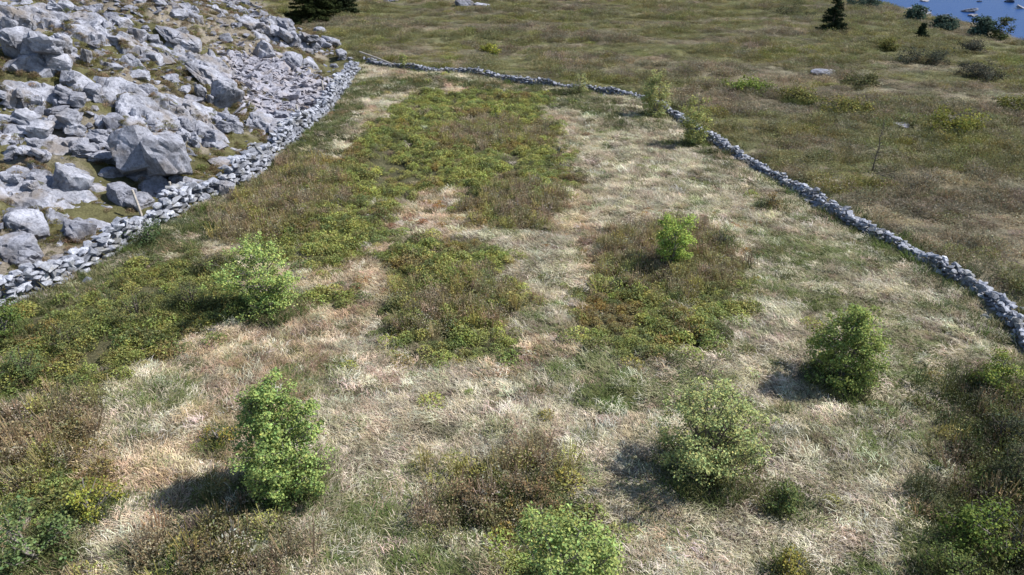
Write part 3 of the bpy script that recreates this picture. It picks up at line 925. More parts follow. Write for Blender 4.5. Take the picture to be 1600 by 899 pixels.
leafy('leafy_shrub', 'small yellow bush alone in dry grass beside the egg shaped birch', 'shrub', 345, 692, 0.62, 0.5, 15, ROUND, 4, 34, 32, 0.042, 0.08, 0.05, (0.20, 0.19, 0.035))
leafy('leafy_shrub', 'low vivid green bush beside the open many stemmed tree', 'shrub', 1222, 796, 0.7, 0.65, 16, EGG, 4, 44, 34, 0.05, 0.09, 0.05, (0.09, 0.125, 0.03))
leafy('leafy_shrub', 'olive yellow bush in the pale matted grass', 'shrub', 1236, 905, 0.7, 0.55, 17, ROUND, 4, 36, 34, 0.045, 0.09, 0.05, (0.17, 0.17, 0.03))
leafy('leafy_shrub', 'broad lush green bush at the dark scrub edge of the field', 'shrub', 1530, 850, 1.35, 0.9, 18, ROUND, 5, 80, 40, 0.055, 0.13, 0.05, (0.10, 0.15, 0.02))
leafy('leafy_shrub', 'dark tangled bush among brown twigs at the dark scrub edge of the field', 'shrub', 1585, 770, 1.3, 1.0, 19, ROUND, 6, 60, 34, 0.05, 0.13, 0.1, (0.06, 0.075, 0.022), bark='dbark')
leafy('leafy_shrub', 'deep green bush growing on the field side of the tall wall', 'shrub', 8, 530, 1.1, 1.15, 20, ROUND, 4, 60, 40, 0.055, 0.12, 0.05, (0.085, 0.13, 0.022))
leafy('leafy_shrub', 'rusty brown bush under the low wall', 'shrub', 1208, 326, 0.95, 0.6, 22, ROUND, 5, 40, 34, 0.05, 0.1, 0.05, (0.14, 0.11, 0.03), bark='dbark')
leafy('leafy_shrub', 'grey green thin bush behind the small pale birch', 'shrub', 1125, 390, 0.9, 0.85, 23, EGG, 4, 34, 26, 0.05, 0.1, 0.1, (0.13, 0.16, 0.06), hollow=0.6)
leafy('leafy_shrub', 'bushy dark green shrub hiding a dip in the tall wall', 'shrub', 235, 385, 1.5, 0.85, 24, ROUND, 5, 70, 40, 0.055, 0.13, 0.05, (0.06, 0.095, 0.025))
leafy('leafy_shrub', 'round olive bush on the brow above the lake', 'shrub', 1561, 64, 1.7, 2.0, 25, ROUND, 3, 60, 26, 0.16, 0.2, 0.05, (0.06, 0.08, 0.02))
leafy('leafy_shrub', 'broad yellow green bush spreading on the open moor', 'shrub', 1490, 205, 3.4, 0.9, 26, ROUND, 8, 130, 30, 0.11, 0.2, 0.02, (0.15, 0.17, 0.025))
leafy('leafy_shrub', 'yellow green bush crouching at the foot of the moor slope', 'shrub', 1590, 175, 2.6, 0.9, 27, ROUND, 8, 90, 30, 0.11, 0.2, 0.02, (0.125, 0.14, 0.025))
leafy('leafy_shrub', 'flat vivid yellow green bush alone on the far moor', 'shrub', 770, 84, 2.2, 0.6, 28, ROUND, 6, 60, 30, 0.12, 0.18, 0.02, (0.20, 0.23, 0.03))
leafy('leafy_shrub', 'bright green low bush outside the low wall', 'shrub', 1170, 142, 3.0, 0.6, 29, ROUND, 8, 90, 30, 0.11, 0.2, 0.02, (0.14, 0.20, 0.03))

for k, (px, py, w, h, c, lab) in enumerate([
        (1440, 98, 4.2, 0.9, (0.05, 0.06, 0.03), 'long dark bush lying on the moor below the tiny spruce'), (1385, 80, 1.6, 0.9, (0.13, 0.14, 0.03), 'mossy round bush on the moor between the lone spruce and the long dark bush'),
        (1515, 82, 2.0, 0.9, (0.06, 0.065, 0.035), 'dim brown green bush on the moor below the round olive bush'), (1528, 122, 3.0, 0.9, (0.06, 0.065, 0.035), 'wide dim bush on the moor above the crouching yellow green bush'),
        (1320, 175, 3.2, 0.6, (0.15, 0.16, 0.035), 'flat olive bush on the moor beyond the bare sapling'), (1250, 158, 3.0, 0.6, (0.14, 0.15, 0.035), 'low olive bush in line with the bright green low bush'),
        (1345, 132, 2.6, 0.6, (0.09, 0.10, 0.03), 'dark olive bush near the long low pale rock'), (1240, 22, 5.5, 0.8, (0.07, 0.08, 0.03), 'dark heath bank running up to the lone spruce'),
        (110, 545, 1.3, 0.75, (0.12, 0.145, 0.04), 'dense olive bush in the scrub strip under the tall wall'), (215, 500, 1.4, 0.8, (0.13, 0.15, 0.045), 'broad olive bush in the scrub between the wall and the ragged birch'),
        (300, 480, 1.2, 0.8, (0.10, 0.125, 0.04), 'dark leafy bush touching the ragged birch'), (40, 590, 1.2, 0.8, (0.09, 0.13, 0.035), 'dark green bush at the low end of the scrub strip'),
        (330, 425, 1.2, 0.6, (0.12, 0.13, 0.05), 'brownish bush above the ragged birch'), (440, 330, 1.4, 0.6, (0.14, 0.115, 0.05), 'rusty heathery bush where the scrub strip narrows'),
        (470, 282, 1.4, 0.6, (0.10, 0.11, 0.04), 'dark heathery bush inside the narrowing of the walls'),
        (1560, 700, 1.4, 0.8, (0.06, 0.075, 0.03), 'dark scrubby bush just below the upright green shrub'), (1490, 905, 1.3, 0.7, (0.10, 0.14, 0.03), 'lush grassy green bush below the broad lush bush'),
        (1590, 880, 1.4, 1.1, (0.045, 0.055, 0.02), 'nearly black tangled bush in the dark edge scrub'), (745, 800, 1.0, 0.5, (0.13, 0.11, 0.05), 'reddish brown heathery bush behind the bright bushy birch'),
        (840, 790, 1.1, 0.5, (0.15, 0.12, 0.055), 'rust coloured bush touching the bright bushy birch'), (330, 880, 1.1, 0.5, (0.11, 0.10, 0.045), 'dull brown bush below the shadow of the egg shaped birch')]):
    far_ = py < 200
    leafy('leafy_shrub', lab, 'shrub', px, py, w, h, 700 + k, ROUND, 6, 90, 30, 0.11 if far_ else 0.042, 0.2 if far_ else 0.09, 0.03, c, bark='dbark')

def spruce(label, px, py, w, h, seed, tiers=16, base=(0.022, 0.036, 0.018), group=None, nl=0.17):
    rg = np.random.default_rng(seed)
    q, _ = at(px, py)
    root = thing('spruce_tree', label, 'tree', tuple(q), group)
    V, F = tube([(0, 0, -0.1), (0.02, 0, h * 0.5), (0, 0, h * 0.98)], [0.07 * h / 3, 0.04 * h / 3, 0.006], 7)
    obj('trunk', mesh_np('spruce_trunk', V, F, M['dbark'], smooth=True), root)
    P = []; 
    for t in range(tiers):
        f = t / tiers
        z = h * (0.04 + 0.92 * f); R = w / 2 * (1 - f) ** 0.85 * rg.uniform(0.85, 1.12) + 0.04
        nb = int(5 + 7 * (1 - f))
        for b in range(nb):
            a = rg.uniform(0, 6.28); r_ = R * rg.uniform(0.7, 1.15)
            k = rg.random(int(26 + 60 * r_)) ** 0.7
            x = np.cos(a) * k * r_; y = np.sin(a) * k * r_
            zz = z - 0.35 * r_ * k + 0.25 * r_ * k * k
            p = np.stack([x, y, zz], -1) + rg.normal(0, 0.055, (len(k), 3))
            P.append(p)
    P = np.concatenate(P); P[:, 2] = np.maximum(P[:, 2], 0.03)
    V, F = leaves(P, nl, rg, 0.3, 0.35, 0.2)
    cc = np.clip(np.array(base)[None] * (1 + 0.3 * rg.normal(size=(len(P), 1))), 0.004, 0.2)
    obj('crown', mesh_np('spruce_crown', V, F, M['needle'], np.repeat(cc, 4, 0)), root)

spruce('dark conical spruce standing alone on the open moor', 1299, 52, 3.0, 3.5, 51)
spruce('tiny dark spruce alone near the brow of the moor', 1438, 62, 1.4, 1.4, 52, 9)
spruce('large dark conifer at the top of the rocky slope', 494, 34, 6.6, 6.0, 53, 18, (0.04, 0.052, 0.018), nl=0.34)
spruce('smaller dark conifer pressed against the large one', 528, 22, 5.0, 4.8, 54, 14, (0.03, 0.042, 0.018), nl=0.32)
for k, (px, py, w, h, lab) in enumerate([(1428, 34, 1.8, 1.5, 'pale blue green bush hanging over the brow above the tiny spruce'),
        (1530, 58, 1.8, 1.7, 'tall blue green bush on the brow beside the round olive bush'),
        (1594, 66, 1.8, 1.7, 'dense blue green bush where the brow drops to the lake'), (1475, 46, 2.4, 1.1, 'spreading blue green bush on the brow between the tiny spruce and the tall bush'), (1352, 14, 4.0, 1.4, 'long low dark bush along the brow')]):
    leafy('leafy_shrub', lab, 'shrub', px, py, w, h, 600 + k, ROUND, 3, 100, 34, 0.2, 0.22, 0.05, (0.055, 0.09, 0.055), bark='dbark')

def bare_sapling(label, px, py, h, seed):
    rg = np.random.default_rng(seed)
    q, _ = at(px, py)
    root = thing('bare_sapling', label, 'sapling', tuple(q))
    pts = [np.array([0.02 * rg.normal() * k, 0.02 * rg.normal() * k, h * k / 6 - 0.05]) for k in range(7)]
    V, F = tube(pts, [0.03 * (1 - 0.85 * k / 6) for k in range(7)], 6)
    obj('trunk', mesh_np('sapling_trunk', V, F, M['dbark'], smooth=True), root)
    br = []
    for k in range(46):
        f = rg.uniform(0.06, 0.95); p = np.array([0, 0, f * h]); a = rg.uniform(0, 6.28); l = (1.05 - f) * 0.62 * rg.uniform(0.5, 1)
        e = p + np.array([math.cos(a) * l, math.sin(a) * l, l * rg.uniform(0.1, 0.6)])
        br.append(tube([p, (p + e) / 2 + np.array([0, 0, 0.03]), e], [0.012, 0.008, 0.004], 4))
    V, F = cat_parts(br)
    obj('branches', mesh_np('sapling_branches', V, F, M['dbark']), root)
bare_sapling('bare dark leafless sapling on the moor outside the low wall', 1363, 268, 2.3, 71)

# weathered posts and rails by the tall wall
def post(px, py, h, lean, label, r=0.05):
    q, _ = at(px, py)
    rg = np.random.default_rng(int(px))
    V, F = tube([(0, 0, -0.2), (lean[0] * 0.5, lean[1] * 0.5, h * 0.5), (lean[0], lean[1], h), (lean[0], lean[1], h + 0.01)], [r * 1.05, r, r * 0.9, 0.004], 8)
    o = obj('fence_post', mesh_np('fence_post', V, F, M['wood']), loc=tuple(q))
    tag(o, label, 'post')
post(509, 168, 1.5, (-0.05, 0), 'thin weathered post behind the tall wall where the shale meets it')
post(472, 205, 1.3, (-0.12, 0), 'leaning weathered post behind the tall wall below the shale')
post(222, 338, 1.0, (-0.15, 0.05), 'leaning pale post behind the tall wall below the huge split boulder')
post(272, 322, 0.95, (0.03, 0), 'short pale post behind the tall wall near the upright grey block')
def rail(p0, p1, z0, z1, label, r=0.06):
    a, _ = at(*p0); b, _ = at(*p1)
    L = b - a; L[2] += z1 - z0
    V, F = tube([(0, 0, 0), L * 0.5 + np.array([0, 0, 0.02]), L], [r, r * 0.95, r * 0.8], 8)
    o = obj('wooden_rail', mesh_np('wooden_rail', V, F, M['wood']), loc=(a[0], a[1], a[2] + z0))
    tag(o, label, 'rail')
rail((563, 92), (618, 110), 0.5, 0.35, 'long weathered rail sloping across the corner of the walls')
rail((508, 142), (530, 152), 0.35, 0.3, 'short weathered rail lying on the shale behind the tall wall')

# ------------------------------------------------------------------ ground cover (beyond counting): instanced tufts
def variant_collection(name, meshes):
    c = bpy.data.collections.new(name)
    for i, me in enumerate(meshes):
        c.objects.link(bpy.data.objects.new('%s_%02d' % (name, i), me))
    return c

def scatter(name, label, cat, X, Y, coll, nvar, scale, rot, tint, rg, zoff=0.0):
    Z = H(X, Y) + zoff
    me = bpy.data.meshes.new(name)
    n = len(X)
    me.vertices.add(n); me.vertices.foreach_set('co', np.stack([X, Y, Z], -1).astype(np.float32).ravel())
    def attr(nm, ty, arr, key):
        a = me.attributes.new(nm, ty, 'POINT'); a.data.foreach_set(key, np.ascontiguousarray(arr).ravel())
    attr('rot', 'FLOAT_VECTOR', rot.astype(np.float32), 'vector')
    attr('scl', 'FLOAT_VECTOR', scale.astype(np.float32), 'vector')
    attr('vid', 'INT', rg.integers(0, nvar, n).astype(np.int32), 'value')
    attr('tint', 'FLOAT_VECTOR', tint.astype(np.float32), 'vector')
    o = tag(obj(name, me), label, cat, kind='stuff')
    ng = bpy.data.node_groups.new(name, 'GeometryNodeTree')
    ng.interface.new_socket('Geometry', in_out='INPUT', socket_type='NodeSocketGeometry')
    ng.interface.new_socket('Geometry', in_out='OUTPUT', socket_type='NodeSocketGeometry')
    gi = ng.nodes.new('NodeGroupInput'); go = ng.nodes.new('NodeGroupOutput')
    ci = ng.nodes.new('GeometryNodeCollectionInfo'); ci.inputs['Collection'].default_value = coll
    ci.inputs['Separate Children'].default_value = True; ci.inputs['Reset Children'].default_value = True
    ip = ng.nodes.new('GeometryNodeInstanceOnPoints'); ip.inputs['Pick Instance'].default_value = True
    def named(nm, ty):
        k = ng.nodes.new('GeometryNodeInputNamedAttribute'); k.data_type = ty; k.inputs[0].default_value = nm
        return k.outputs[0]
    L = ng.links
    L.new(gi.outputs[0], ip.inputs['Points']); L.new(ci.outputs[0], ip.inputs['Instance'])
    L.new(named('vid', 'INT'), ip.inputs['Instance Index'])
    L.new(named('rot', 'FLOAT_VECTOR'), ip.inputs['Rotation']); L.new(named('scl', 'FLOAT_VECTOR'), ip.inputs['Scale'])
    L.new(ip.outputs[0], go.inputs[0])
    md = o.modifiers.new('scatter', 'NODES'); md.node_group = ng
    return o

def tuft_mesh(name, seed, n=66, length=0.20, width=0.009, lay=1.0, spread=0.105, flow=0.7):
    rg = np.random.default_rng(seed)
    V = []; F = []; Cc = []
    for i in range(n):
        b = np.array([rg.normal(0, spread), rg.normal(0, spread), -0.01])
        a = rg.normal(0, flow) if rg.random() < 0.8 else rg.uniform(0, 6.28)
        d = np.array([math.cos(a), math.sin(a), 0]); s = np.array([-d[1], d[0], 0])
        L = length * rg.uniform(0.5, 1.2); w = width * rg.uniform(0.7, 1.4)
        el = rg.uniform(0.5, 1.3) * (1.2 - lay)
        p = b; k0 = len(V)
        e = el + lay * 0.9
        for k in range(4):
            ww = w * (1, 0.9, 0.65, 0.12)[k]
            V += [p - s * ww / 2, p + s * ww / 2]
            e_k = e - lay * 1.15 * k / 2
            p = p + (d * math.cos(e_k) + np.array([0, 0, 1]) * math.sin(e_k)) * L / 3
            p = np.array([p[0], p[1], max(p[2], 0.012 + 0.03 * rg.random())])
        for k in range(3): F.append((k0 + 2 * k, k0 + 2 * k + 1, k0 + 2 * k + 3, k0 + 2 * k + 2))
        c = rg.uniform(0.65, 1.25); c = np.array([c, c * rg.uniform(0.95, 1.02), c * rg.uniform(0.85, 1.0)])
        Cc += [c * 0.8, c * 0.8, c * 0.95, c * 0.95, c * 1.05, c * 1.05, c * 1.1, c * 1.1]
    return mesh_np(name, np.array(V), np.array(F), M['grass'], np.clip(np.array(Cc), 0, 2))

def clump_mesh(name, seed, n=170, leaf=0.045, r=0.28, h=0.3, twigs=26, twigcol=(0.75, 0.5, 0.4), aspect=0.6):
    rg = np.random.default_rng(seed)
    a = rg.uniform(0, 6.28, n); q = np.sqrt(rg.random(n)) * r
    top = h * (1 - (q / r) ** 2 * 0.75) * (0.75 + 0.5 * vnoise(np.cos(a) * q / r * 3 + 5, np.sin(a) * q / r * 3 + 5, seed))
    P = np.stack([np.cos(a) * q, np.sin(a) * q, top * (1 - 0.55 * rg.random(n) ** 2)], -1)
    V, F = leaves(P, leaf, rg, 0.7, aspect)
    g_ = rg.uniform(0.6, 1.35, n)
    cc = np.stack([g_ * rg.uniform(0.9, 1.2, n), g_, g_ * rg.uniform(0.8, 1.1, n)], -1)
    cols = np.repeat(cc, 4, 0)
    TV = []; TF = []; TC = []; k0 = len(V)
    for i in range(twigs):
        a = rg.uniform(0, 6.28); l = rg.uniform(0.5, 1.1)
        e = np.array([math.cos(a) * r * l * 0.9, math.sin(a) * r * l * 0.9, h * rg.uniform(0.6, 1.12)])
        b = e * np.array([0.35, 0.35, 0]); s = np.array([-math.sin(a), math.cos(a), 0]) * 0.006
        TV += [b - s, b + s, e + s * 0.6, e - s * 0.6]; TF.append([k0 + 4 * i + j for j in range(4)])
        TC += [twigcol] * 4
    if twigs:
        V = np.concatenate([V, np.array(TV)]); F = np.concatenate([F, np.array(TF)]); cols = np.concatenate([cols, np.array(TC)])
    return mesh_np(name, V, F, M['cover'], cols)

TUFT = variant_collection('grass_tuft', [tuft_mesh('grass_tuft_%d' % k, 800 + k) for k in range(6)])
UPTUFT = variant_collection('standing_tuft', [tuft_mesh('standing_tuft_%d' % k, 820 + k, 40, 0.32, 0.012, 0.4, 0.10, 1.6) for k in range(4)])
CLUMP = variant_collection('heath_clump', [clump_mesh('heath_clump_%d' % k, 840 + k, 230, 0.052, 0.28, 0.28, 16) for k in range(5)])
TWIG = variant_collection('twig_clump', [clump_mesh('twig_clump_%d' % k, 860 + k, 150, 0.038, 0.27, 0.30, 26, (1.0, 0.85, 0.8), 0.55) for k in range(4)])
MOORC = variant_collection('moor_clump', [clump_mesh('moor_clump_%d' % k, 880 + k, 190, 0.065, 0.5, 0.24, 30, (0.9, 0.75, 0.65), 0.4) for k in range(5)])

def frame_ok(X, Y, mu=930, mv=520):
    Z = H(X, Y); dep = (Y * CP - (Z - 10) * SP)
    U = X / dep * FPX; VV = (Y * SP + (Z - 10) * CP) / dep * FPX
    return (dep > 1) & (np.abs(U) < mu) & (VV < mv) & (VV > -mv - 40)

def tint_from(pal, wts, n, rg, jit=0.12):
    pal = np.array(pal); k = rg.choice(len(pal), n, p=np.array(wts) / sum(wts))
    return np.clip(pal[k] * (1 + jit * rg.normal(size=(n, 1))) * (1 + 0.05 * rg.normal(size=(n, 3))), 0.004, 0.9)

rg = np.random.default_rng(900)
WALLS_D = lambda X, Y: np.minimum(np.abs(sdist(X, Y, LW)), np.abs(sdist(X, Y, RW)))

# matted dry grass of the field
n = 190000
X = rg.uniform(-24, 20, n); Y = rg.uniform(6.5, 54, n)
keep = rg.random(n) < np.clip(0.95 - (Y - 12) / 60, 0.25, 1)
X, Y = X[keep], Y[keep]
k = (zone(X, Y) == 0) & frame_ok(X, Y) & (WALLS_D(X, Y) > 0.5)
X, Y = X[k], Y[k]
bil = region('bilberry', X, Y); tw = region('twiggy', X, Y); wg = region('wallgrass', X, Y); gg = region('greengrass', X, Y); ba = region('bare', X, Y)
keep = rg.random(len(X)) < np.where(bil, 0.02, np.where(tw, 0.12, np.where(ba, 0.35, 0.9)))
thin = fbm(X / 0.9, Y / 0.9, 301, 3)
keep &= rg.random(len(X)) < sstep(0.22, 0.5, thin) * 0.75 + 0.25
X, Y, wg, gg, bil, tw = X[keep], Y[keep], wg[keep], gg[keep], bil[keep], tw[keep]
n = len(X)
pale = [(0.50, 0.455, 0.34), (0.68, 0.635, 0.52), (0.36, 0.305, 0.225), (0.30, 0.30, 0.18), (0.16, 0.19, 0.08), (0.42, 0.34, 0.27), (0.16, 0.14, 0.10)]
tnt = tint_from(pale, [4.5, 5, 2.3, 1.3, 0.8, 2.0, 1.5], n, rg, 0.2)
blot = fbm(X / 0.45, Y / 0.45, 305, 2)                         # mats of one age lie together
tnt = tnt * (0.78 + 0.44 * sstep(0.3, 0.7, blot))[:, None]
grn = tint_from([(0.13, 0.17, 0.06), (0.20, 0.22, 0.10), (0.36, 0.34, 0.22)], [4, 3, 2], n, rg)
dk = tint_from([(0.10, 0.115, 0.05), (0.15, 0.15, 0.07), (0.26, 0.23, 0.14), (0.09, 0.12, 0.06)], [4, 3, 1.4, 3], n, rg)
gmix = fbm(X / 2.4, Y / 2.4, 311, 4) + 0.006 * (X - 2) - 0.007 * (Y - 20)
isg = rg.random(n) < sstep(0.52, 0.72, gmix) * 0.6
tnt = np.where(isg[:, None], grn, tnt)
brown = fbm(X / 3.1, Y / 3.1, 321, 3)
pk = (rg.random(n) < sstep(0.5, 0.68, brown) * 0.7) & (X < 3)
tnt = np.where(pk[:, None], tnt * np.array([[0.96, 0.83, 0.75]]), tnt)
tnt = np.where((gg & (rg.random(n) < 0.45))[:, None], grn, tnt)
tnt = np.where((wg & (rg.random(n) < np.where(X > 6, 0.25, 0.7)))[:, None], dk, tnt)
tnt = np.where((tw & (rg.random(n) < 0.6))[:, None], dk, tnt)
flow = 2.6 + 5.0 * (fbm(X / 2.5, Y / 2.5, 331, 3) - 0.5) + rg.normal(0, 0.6, n)
sc = rg.uniform(0.7, 1.35, n) * (1 + np.maximum(Y - 18, 0) / 60)
scale = np.stack([sc * 1.05, sc, sc * rg.uniform(0.6, 1.25, n)], -1)
rot = np.stack([rg.normal(0, 0.08, n), rg.normal(0, 0.08, n), flow], -1)
scatter('dry_grass', 'matted pale dry grass covering the walled field', 'grass', X, Y, TUFT, 6, scale, rot, tnt, rg)

# standing dark grass at the foot of the walls and in the green parts
n = 90000
X = rg.uniform(-24, 20, n); Y = rg.uniform(6.5, 56, n)
wd = WALLS_D(X, Y)
k = frame_ok(X, Y) & (wd > 0.30) & (zone(X, Y) != 1)
wg = region('wallgrass', X, Y); gg = region('greengrass', X, Y)
nearw = (wd < 0.42 + 0.7 * rg.random(n)) 
tb = np.zeros(n, bool)
for (tx, ty, tw_) in BASES: tb |= np.hypot(X - tx, Y - ty) < 0.3 + 0.3 * tw_
k &= (nearw & (rg.random(n) < 0.35)) | tb | (wg & (rg.random(n) < np.where(X > 6, 0.05, 0.2))) | (gg & (rg.random(n) < 0.06))
X, Y = X[k], Y[k]; n = len(X)
tnt = tint_from([(0.09, 0.115, 0.045), (0.14, 0.15, 0.065), (0.25, 0.22, 0.13), (0.085, 0.11, 0.06), (0.13, 0.18, 0.05)], [4, 3, 1.6, 2, 1.5], n, rg)
sc = rg.uniform(0.7, 1.3, n)
scatter('standing_grass', 'standing dark green grass along the feet of the walls', 'grass', X, Y, UPTUFT, 4, np.stack([sc, sc, sc], -1),
        np.stack([rg.normal(0, 0.1, n), rg.normal(0, 0.1, n), rg.uniform(0, 6.28, n)], -1), tnt, rg)

# bilberry heath
n = 52000
X = rg.uniform(-24, 20, n); Y = rg.uniform(6.5, 54, n)
zf = (zone(X, Y) == 0)
k = zf & frame_ok(X, Y) & (WALLS_D(X, Y) > 0.6)
X, Y = X[k], Y[k]
k = region('bilberry', X + rg.normal(0, 0.22, len(X)), Y + rg.normal(0, 0.28, len(X)))
k |= (rg.random(len(X)) < 0.02) & (fbm(X / 2, Y / 2, 351, 3) > 0.52)
gap = fbm(X / 0.8, Y / 0.8, 341, 3)
k &= rg.random(len(X)) < sstep(0.28, 0.46, gap) * 0.9 + 0.08
X, Y = X[k], Y[k]; n = len(X)
cn = fbm(X / 1.6, Y / 1.6, 345, 3)
g1 = tint_from([(0.265, 0.31, 0.095), (0.36, 0.385, 0.115), (0.20, 0.24, 0.085), (0.13, 0.16, 0.06)], [3, 2.4, 2, 1], n, rg)
g2 = tint_from([(0.27, 0.23, 0.09), (0.22, 0.20, 0.10), (0.33, 0.27, 0.08)], [3, 3, 1], n, rg)
tnt = np.where((cn + rg.normal(0, 0.06, n) > 0.64)[:, None], g2, g1)
tnt = tnt * np.where((X < -7.0) & (Y < 26), 0.78, 1.0)[:, None]
mound = fbm(X / 1.1, Y / 1.1, 349, 3)
sc = rg.uniform(0.6, 1.3, n) * (0.75 + 0.55 * sstep(0.4, 0.65, mound)) 
sc = np.minimum(sc * np.where(X < -7.5, 1.15, 1.0), 1.3)
scatter('bilberry_heath', 'low yellow green leafy heath growing in patches on the field', 'heath', X, Y, CLUMP, 5, np.stack([sc, sc, sc * rg.uniform(0.55, 1.05, n)], -1),
        np.stack([rg.normal(0, 0.1, n), rg.normal(0, 0.1, n), rg.uniform(0, 6.28, n)], -1), tnt, rg)

# twiggy brown heather
n = 60000
X = rg.uniform(-24, 20, n); Y = rg.uniform(6.5, 54, n)
k = (zone(X, Y) == 0) & frame_ok(X, Y) & (WALLS_D(X, Y) > 0.6)
X, Y = X[k], Y[k]
k = region('twiggy', X + rg.normal(0, 0.3, len(X)), Y + rg.normal(0, 0.35, len(X))) & (rg.random(len(X)) < 0.85)
X, Y = X[k], Y[k]; n = len(X)
tnt = tint_from([(0.26, 0.235, 0.16), (0.31, 0.265, 0.165), (0.25, 0.26, 0.12), (0.32, 0.33, 0.11), (0.35, 0.32, 0.24)], [3, 2, 3, 2, 1.4], n, rg)
dkscrub = (X + 4.5 * (fbm(X / 1.8, Y / 1.8, 395, 3) - 0.5) > 8.2) & (Y < 17)  # corner where the scrub plants themselves are a darker green
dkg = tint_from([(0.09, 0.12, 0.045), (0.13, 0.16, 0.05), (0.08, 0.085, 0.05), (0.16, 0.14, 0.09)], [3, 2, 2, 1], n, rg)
tnt = np.where((dkscrub & (rg.random(n) < 0.85))[:, None], dkg, tnt)
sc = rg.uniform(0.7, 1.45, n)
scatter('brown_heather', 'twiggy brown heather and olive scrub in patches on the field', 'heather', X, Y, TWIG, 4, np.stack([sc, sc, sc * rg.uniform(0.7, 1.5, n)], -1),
        np.stack([rg.normal(0, 0.1, n), rg.normal(0, 0.1, n), rg.uniform(0, 6.28, n)], -1), tnt, rg)

# orange dead bracken and moss spots
ox = []; oy = []
for (px, py, s, m_) in ((680, 322, 0.5, 16), (648, 350, 0.4, 8), (1060, 345, 0.9, 26), (1160, 355, 0.5, 14), (870, 385, 0.6, 12), (950, 215, 0.7, 12), (560, 445, 0.6, 10), (555, 440, 0.5, 8), (1165, 400, 0.5, 10)):
    q, _ = at(px, py)
    ox.append(q[0] + rg.normal(0, s, m_)); oy.append(q[1] + rg.normal(0, s * 0.6, m_))
X = np.concatenate(ox); Y = np.concatenate(oy); n = len(X)
tnt = tint_from([(0.40, 0.24, 0.06), (0.30, 0.16, 0.06), (0.22, 0.11, 0.06)], [2, 2, 2], n, rg)
sc = rg.uniform(0.4, 0.9, n)
scatter('dead_bracken', 'orange dead bracken spotted through the dry grass', 'bracken', X, Y, CLUMP, 5, np.stack([sc, sc, sc * 0.6], -1),
        np.stack([np.zeros(n), np.zeros(n), rg.uniform(0, 6.28, n)], -1), tnt, rg)

# moor beyond the walls
n = 120000
X = rg.uniform(-60, 80, n); Y = rg.uniform(12, 135, n) 
keep = rg.random(n) < np.clip(1.15 - Y / 130, 0.3, 1)
X, Y = X[keep], Y[keep]
k = (zone(X, Y) == 2) & frame_ok(X, Y) & (WALLS_D(X, Y) > 0.75) & (H(X, Y) > -12)
X, Y = X[k], Y[k]; n = len(X)
mn = fbm(X / 7, Y / 3.5, 71, 4); m2 = fbm(X / 2.2, Y / 1.3, 75, 3)
t1 = tint_from([(0.215, 0.20, 0.135), (0.245, 0.228, 0.15), (0.19, 0.185, 0.125), (0.28, 0.255, 0.175)], [3, 3, 3, 1.5], n, rg)
t2 = tint_from([(0.215, 0.22, 0.10), (0.245, 0.25, 0.105), (0.185, 0.195, 0.10)], [3, 2, 3], n, rg)
t3 = tint_from([(0.34, 0.31, 0.21), (0.29, 0.265, 0.175)], [2, 2], n, rg)
t4 = tint_from([(0.21, 0.225, 0.075), (0.235, 0.24, 0.08)], [2, 2], n, rg)
tnt = np.where((mn + rg.normal(0, 0.07, n) > 0.49)[:, None], t2, t1)
tnt = np.where(((m2 > 0.56) & (mn < 0.47))[:, None], t3, tnt)
yg = fbm(X / 5, Y / 2.6, 371, 3)
tnt = np.where(((yg > 0.68) & (rg.random(n) < 0.7))[:, None], t4, tnt)
hn = fbm(X / 3, Y / 2, 381, 3)
sc = rg.uniform(0.7, 1.4, n) * (0.85 + Y / 160)
keep = rg.random(n) < np.where((m2 > 0.56) & (mn < 0.47), 0.45, 0.95)
X, Y, sc, tnt, hn = X[keep], Y[keep], sc[keep], tnt[keep], hn[keep]; n = len(X)
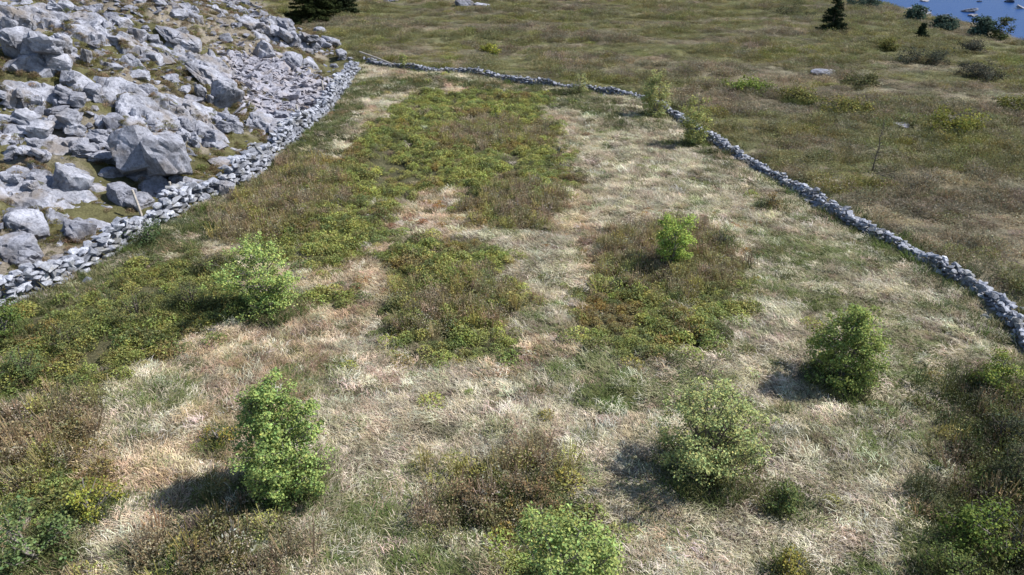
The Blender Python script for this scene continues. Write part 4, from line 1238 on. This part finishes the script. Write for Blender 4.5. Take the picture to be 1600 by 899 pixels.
scatter('moor_heather', 'brown and olive heather carpeting the open moor', 'heather', X, Y, MOORC, 5, np.stack([sc, sc, sc * (0.3 + 1.0 * sstep(0.35, 0.7, hn)) * rg.uniform(0.7, 1.3, n)], -1),
        np.stack([rg.normal(0, 0.06, n), rg.normal(0, 0.06, n), rg.uniform(0, 6.28, n)], -1), tnt, rg)

# heath between the rocks
n = 130000
X = rg.uniform(-75, 0, n); Y = rg.uniform(10, 125, n)
D = sdist(X, Y, TOE)
k = (D > 0.5) & (zone(X, Y) == 1) & frame_ok(X, Y) & (WALLS_D(X, Y) > 0.6)
X, Y, D = X[k], Y[k], D[k]
vg = fbm(X / 4.2, Y / 4.2, 205, 4)
k = (rg.random(len(X)) < 1 - 0.9 * sstep(0.47, 0.56, vg)) & (rg.random(len(X)) < 0.35 + 0.65 * sstep(0.4, 0.56, fbm(X / 3, Y / 3, 79, 4))) & (~region('shale', X, Y, 0.5) | (rg.random(len(X)) < 0.10))
X, Y = X[k], Y[k]
jo = np.nonzero(((c1 > 0.35) | (c2 > 0.8)) & (off > -0.1) & (off < 0.75) & (BD > 2.2) & (fbm(BX / 1.7, BY / 1.7, 391, 3) > 0.44))
pick = rg.choice(len(jo[0]), min(9000, len(jo[0])), replace=False)
jx, jy, jz = BX[jo][pick], BY[jo][pick], off[jo][pick]
kk = frame_ok(jx, jy)
X = np.concatenate([X, jx[kk]]); Y = np.concatenate([Y, jy[kk]]); zo = np.concatenate([np.zeros(int(k.sum())), jz[kk] - 0.04]); n = len(X)
tnt = tint_from([(0.15, 0.15, 0.06), (0.19, 0.155, 0.09), (0.22, 0.18, 0.11), (0.18, 0.19, 0.06), (0.30, 0.25, 0.17)], [3, 3, 2, 1.5, 1.5], n, rg)
sc = rg.uniform(0.4, 1.0, n) * np.where(zo != 0, 0.7, 1.0)
scatter('slope_heath', 'olive and brown heath growing between the rocks of the slope', 'heath', X, Y, CLUMP, 5, np.stack([sc, sc, sc * 0.8], -1),
        np.stack([rg.normal(0, 0.2, n), rg.normal(0, 0.2, n), rg.uniform(0, 6.28, n)], -1), tnt, rg, zo)
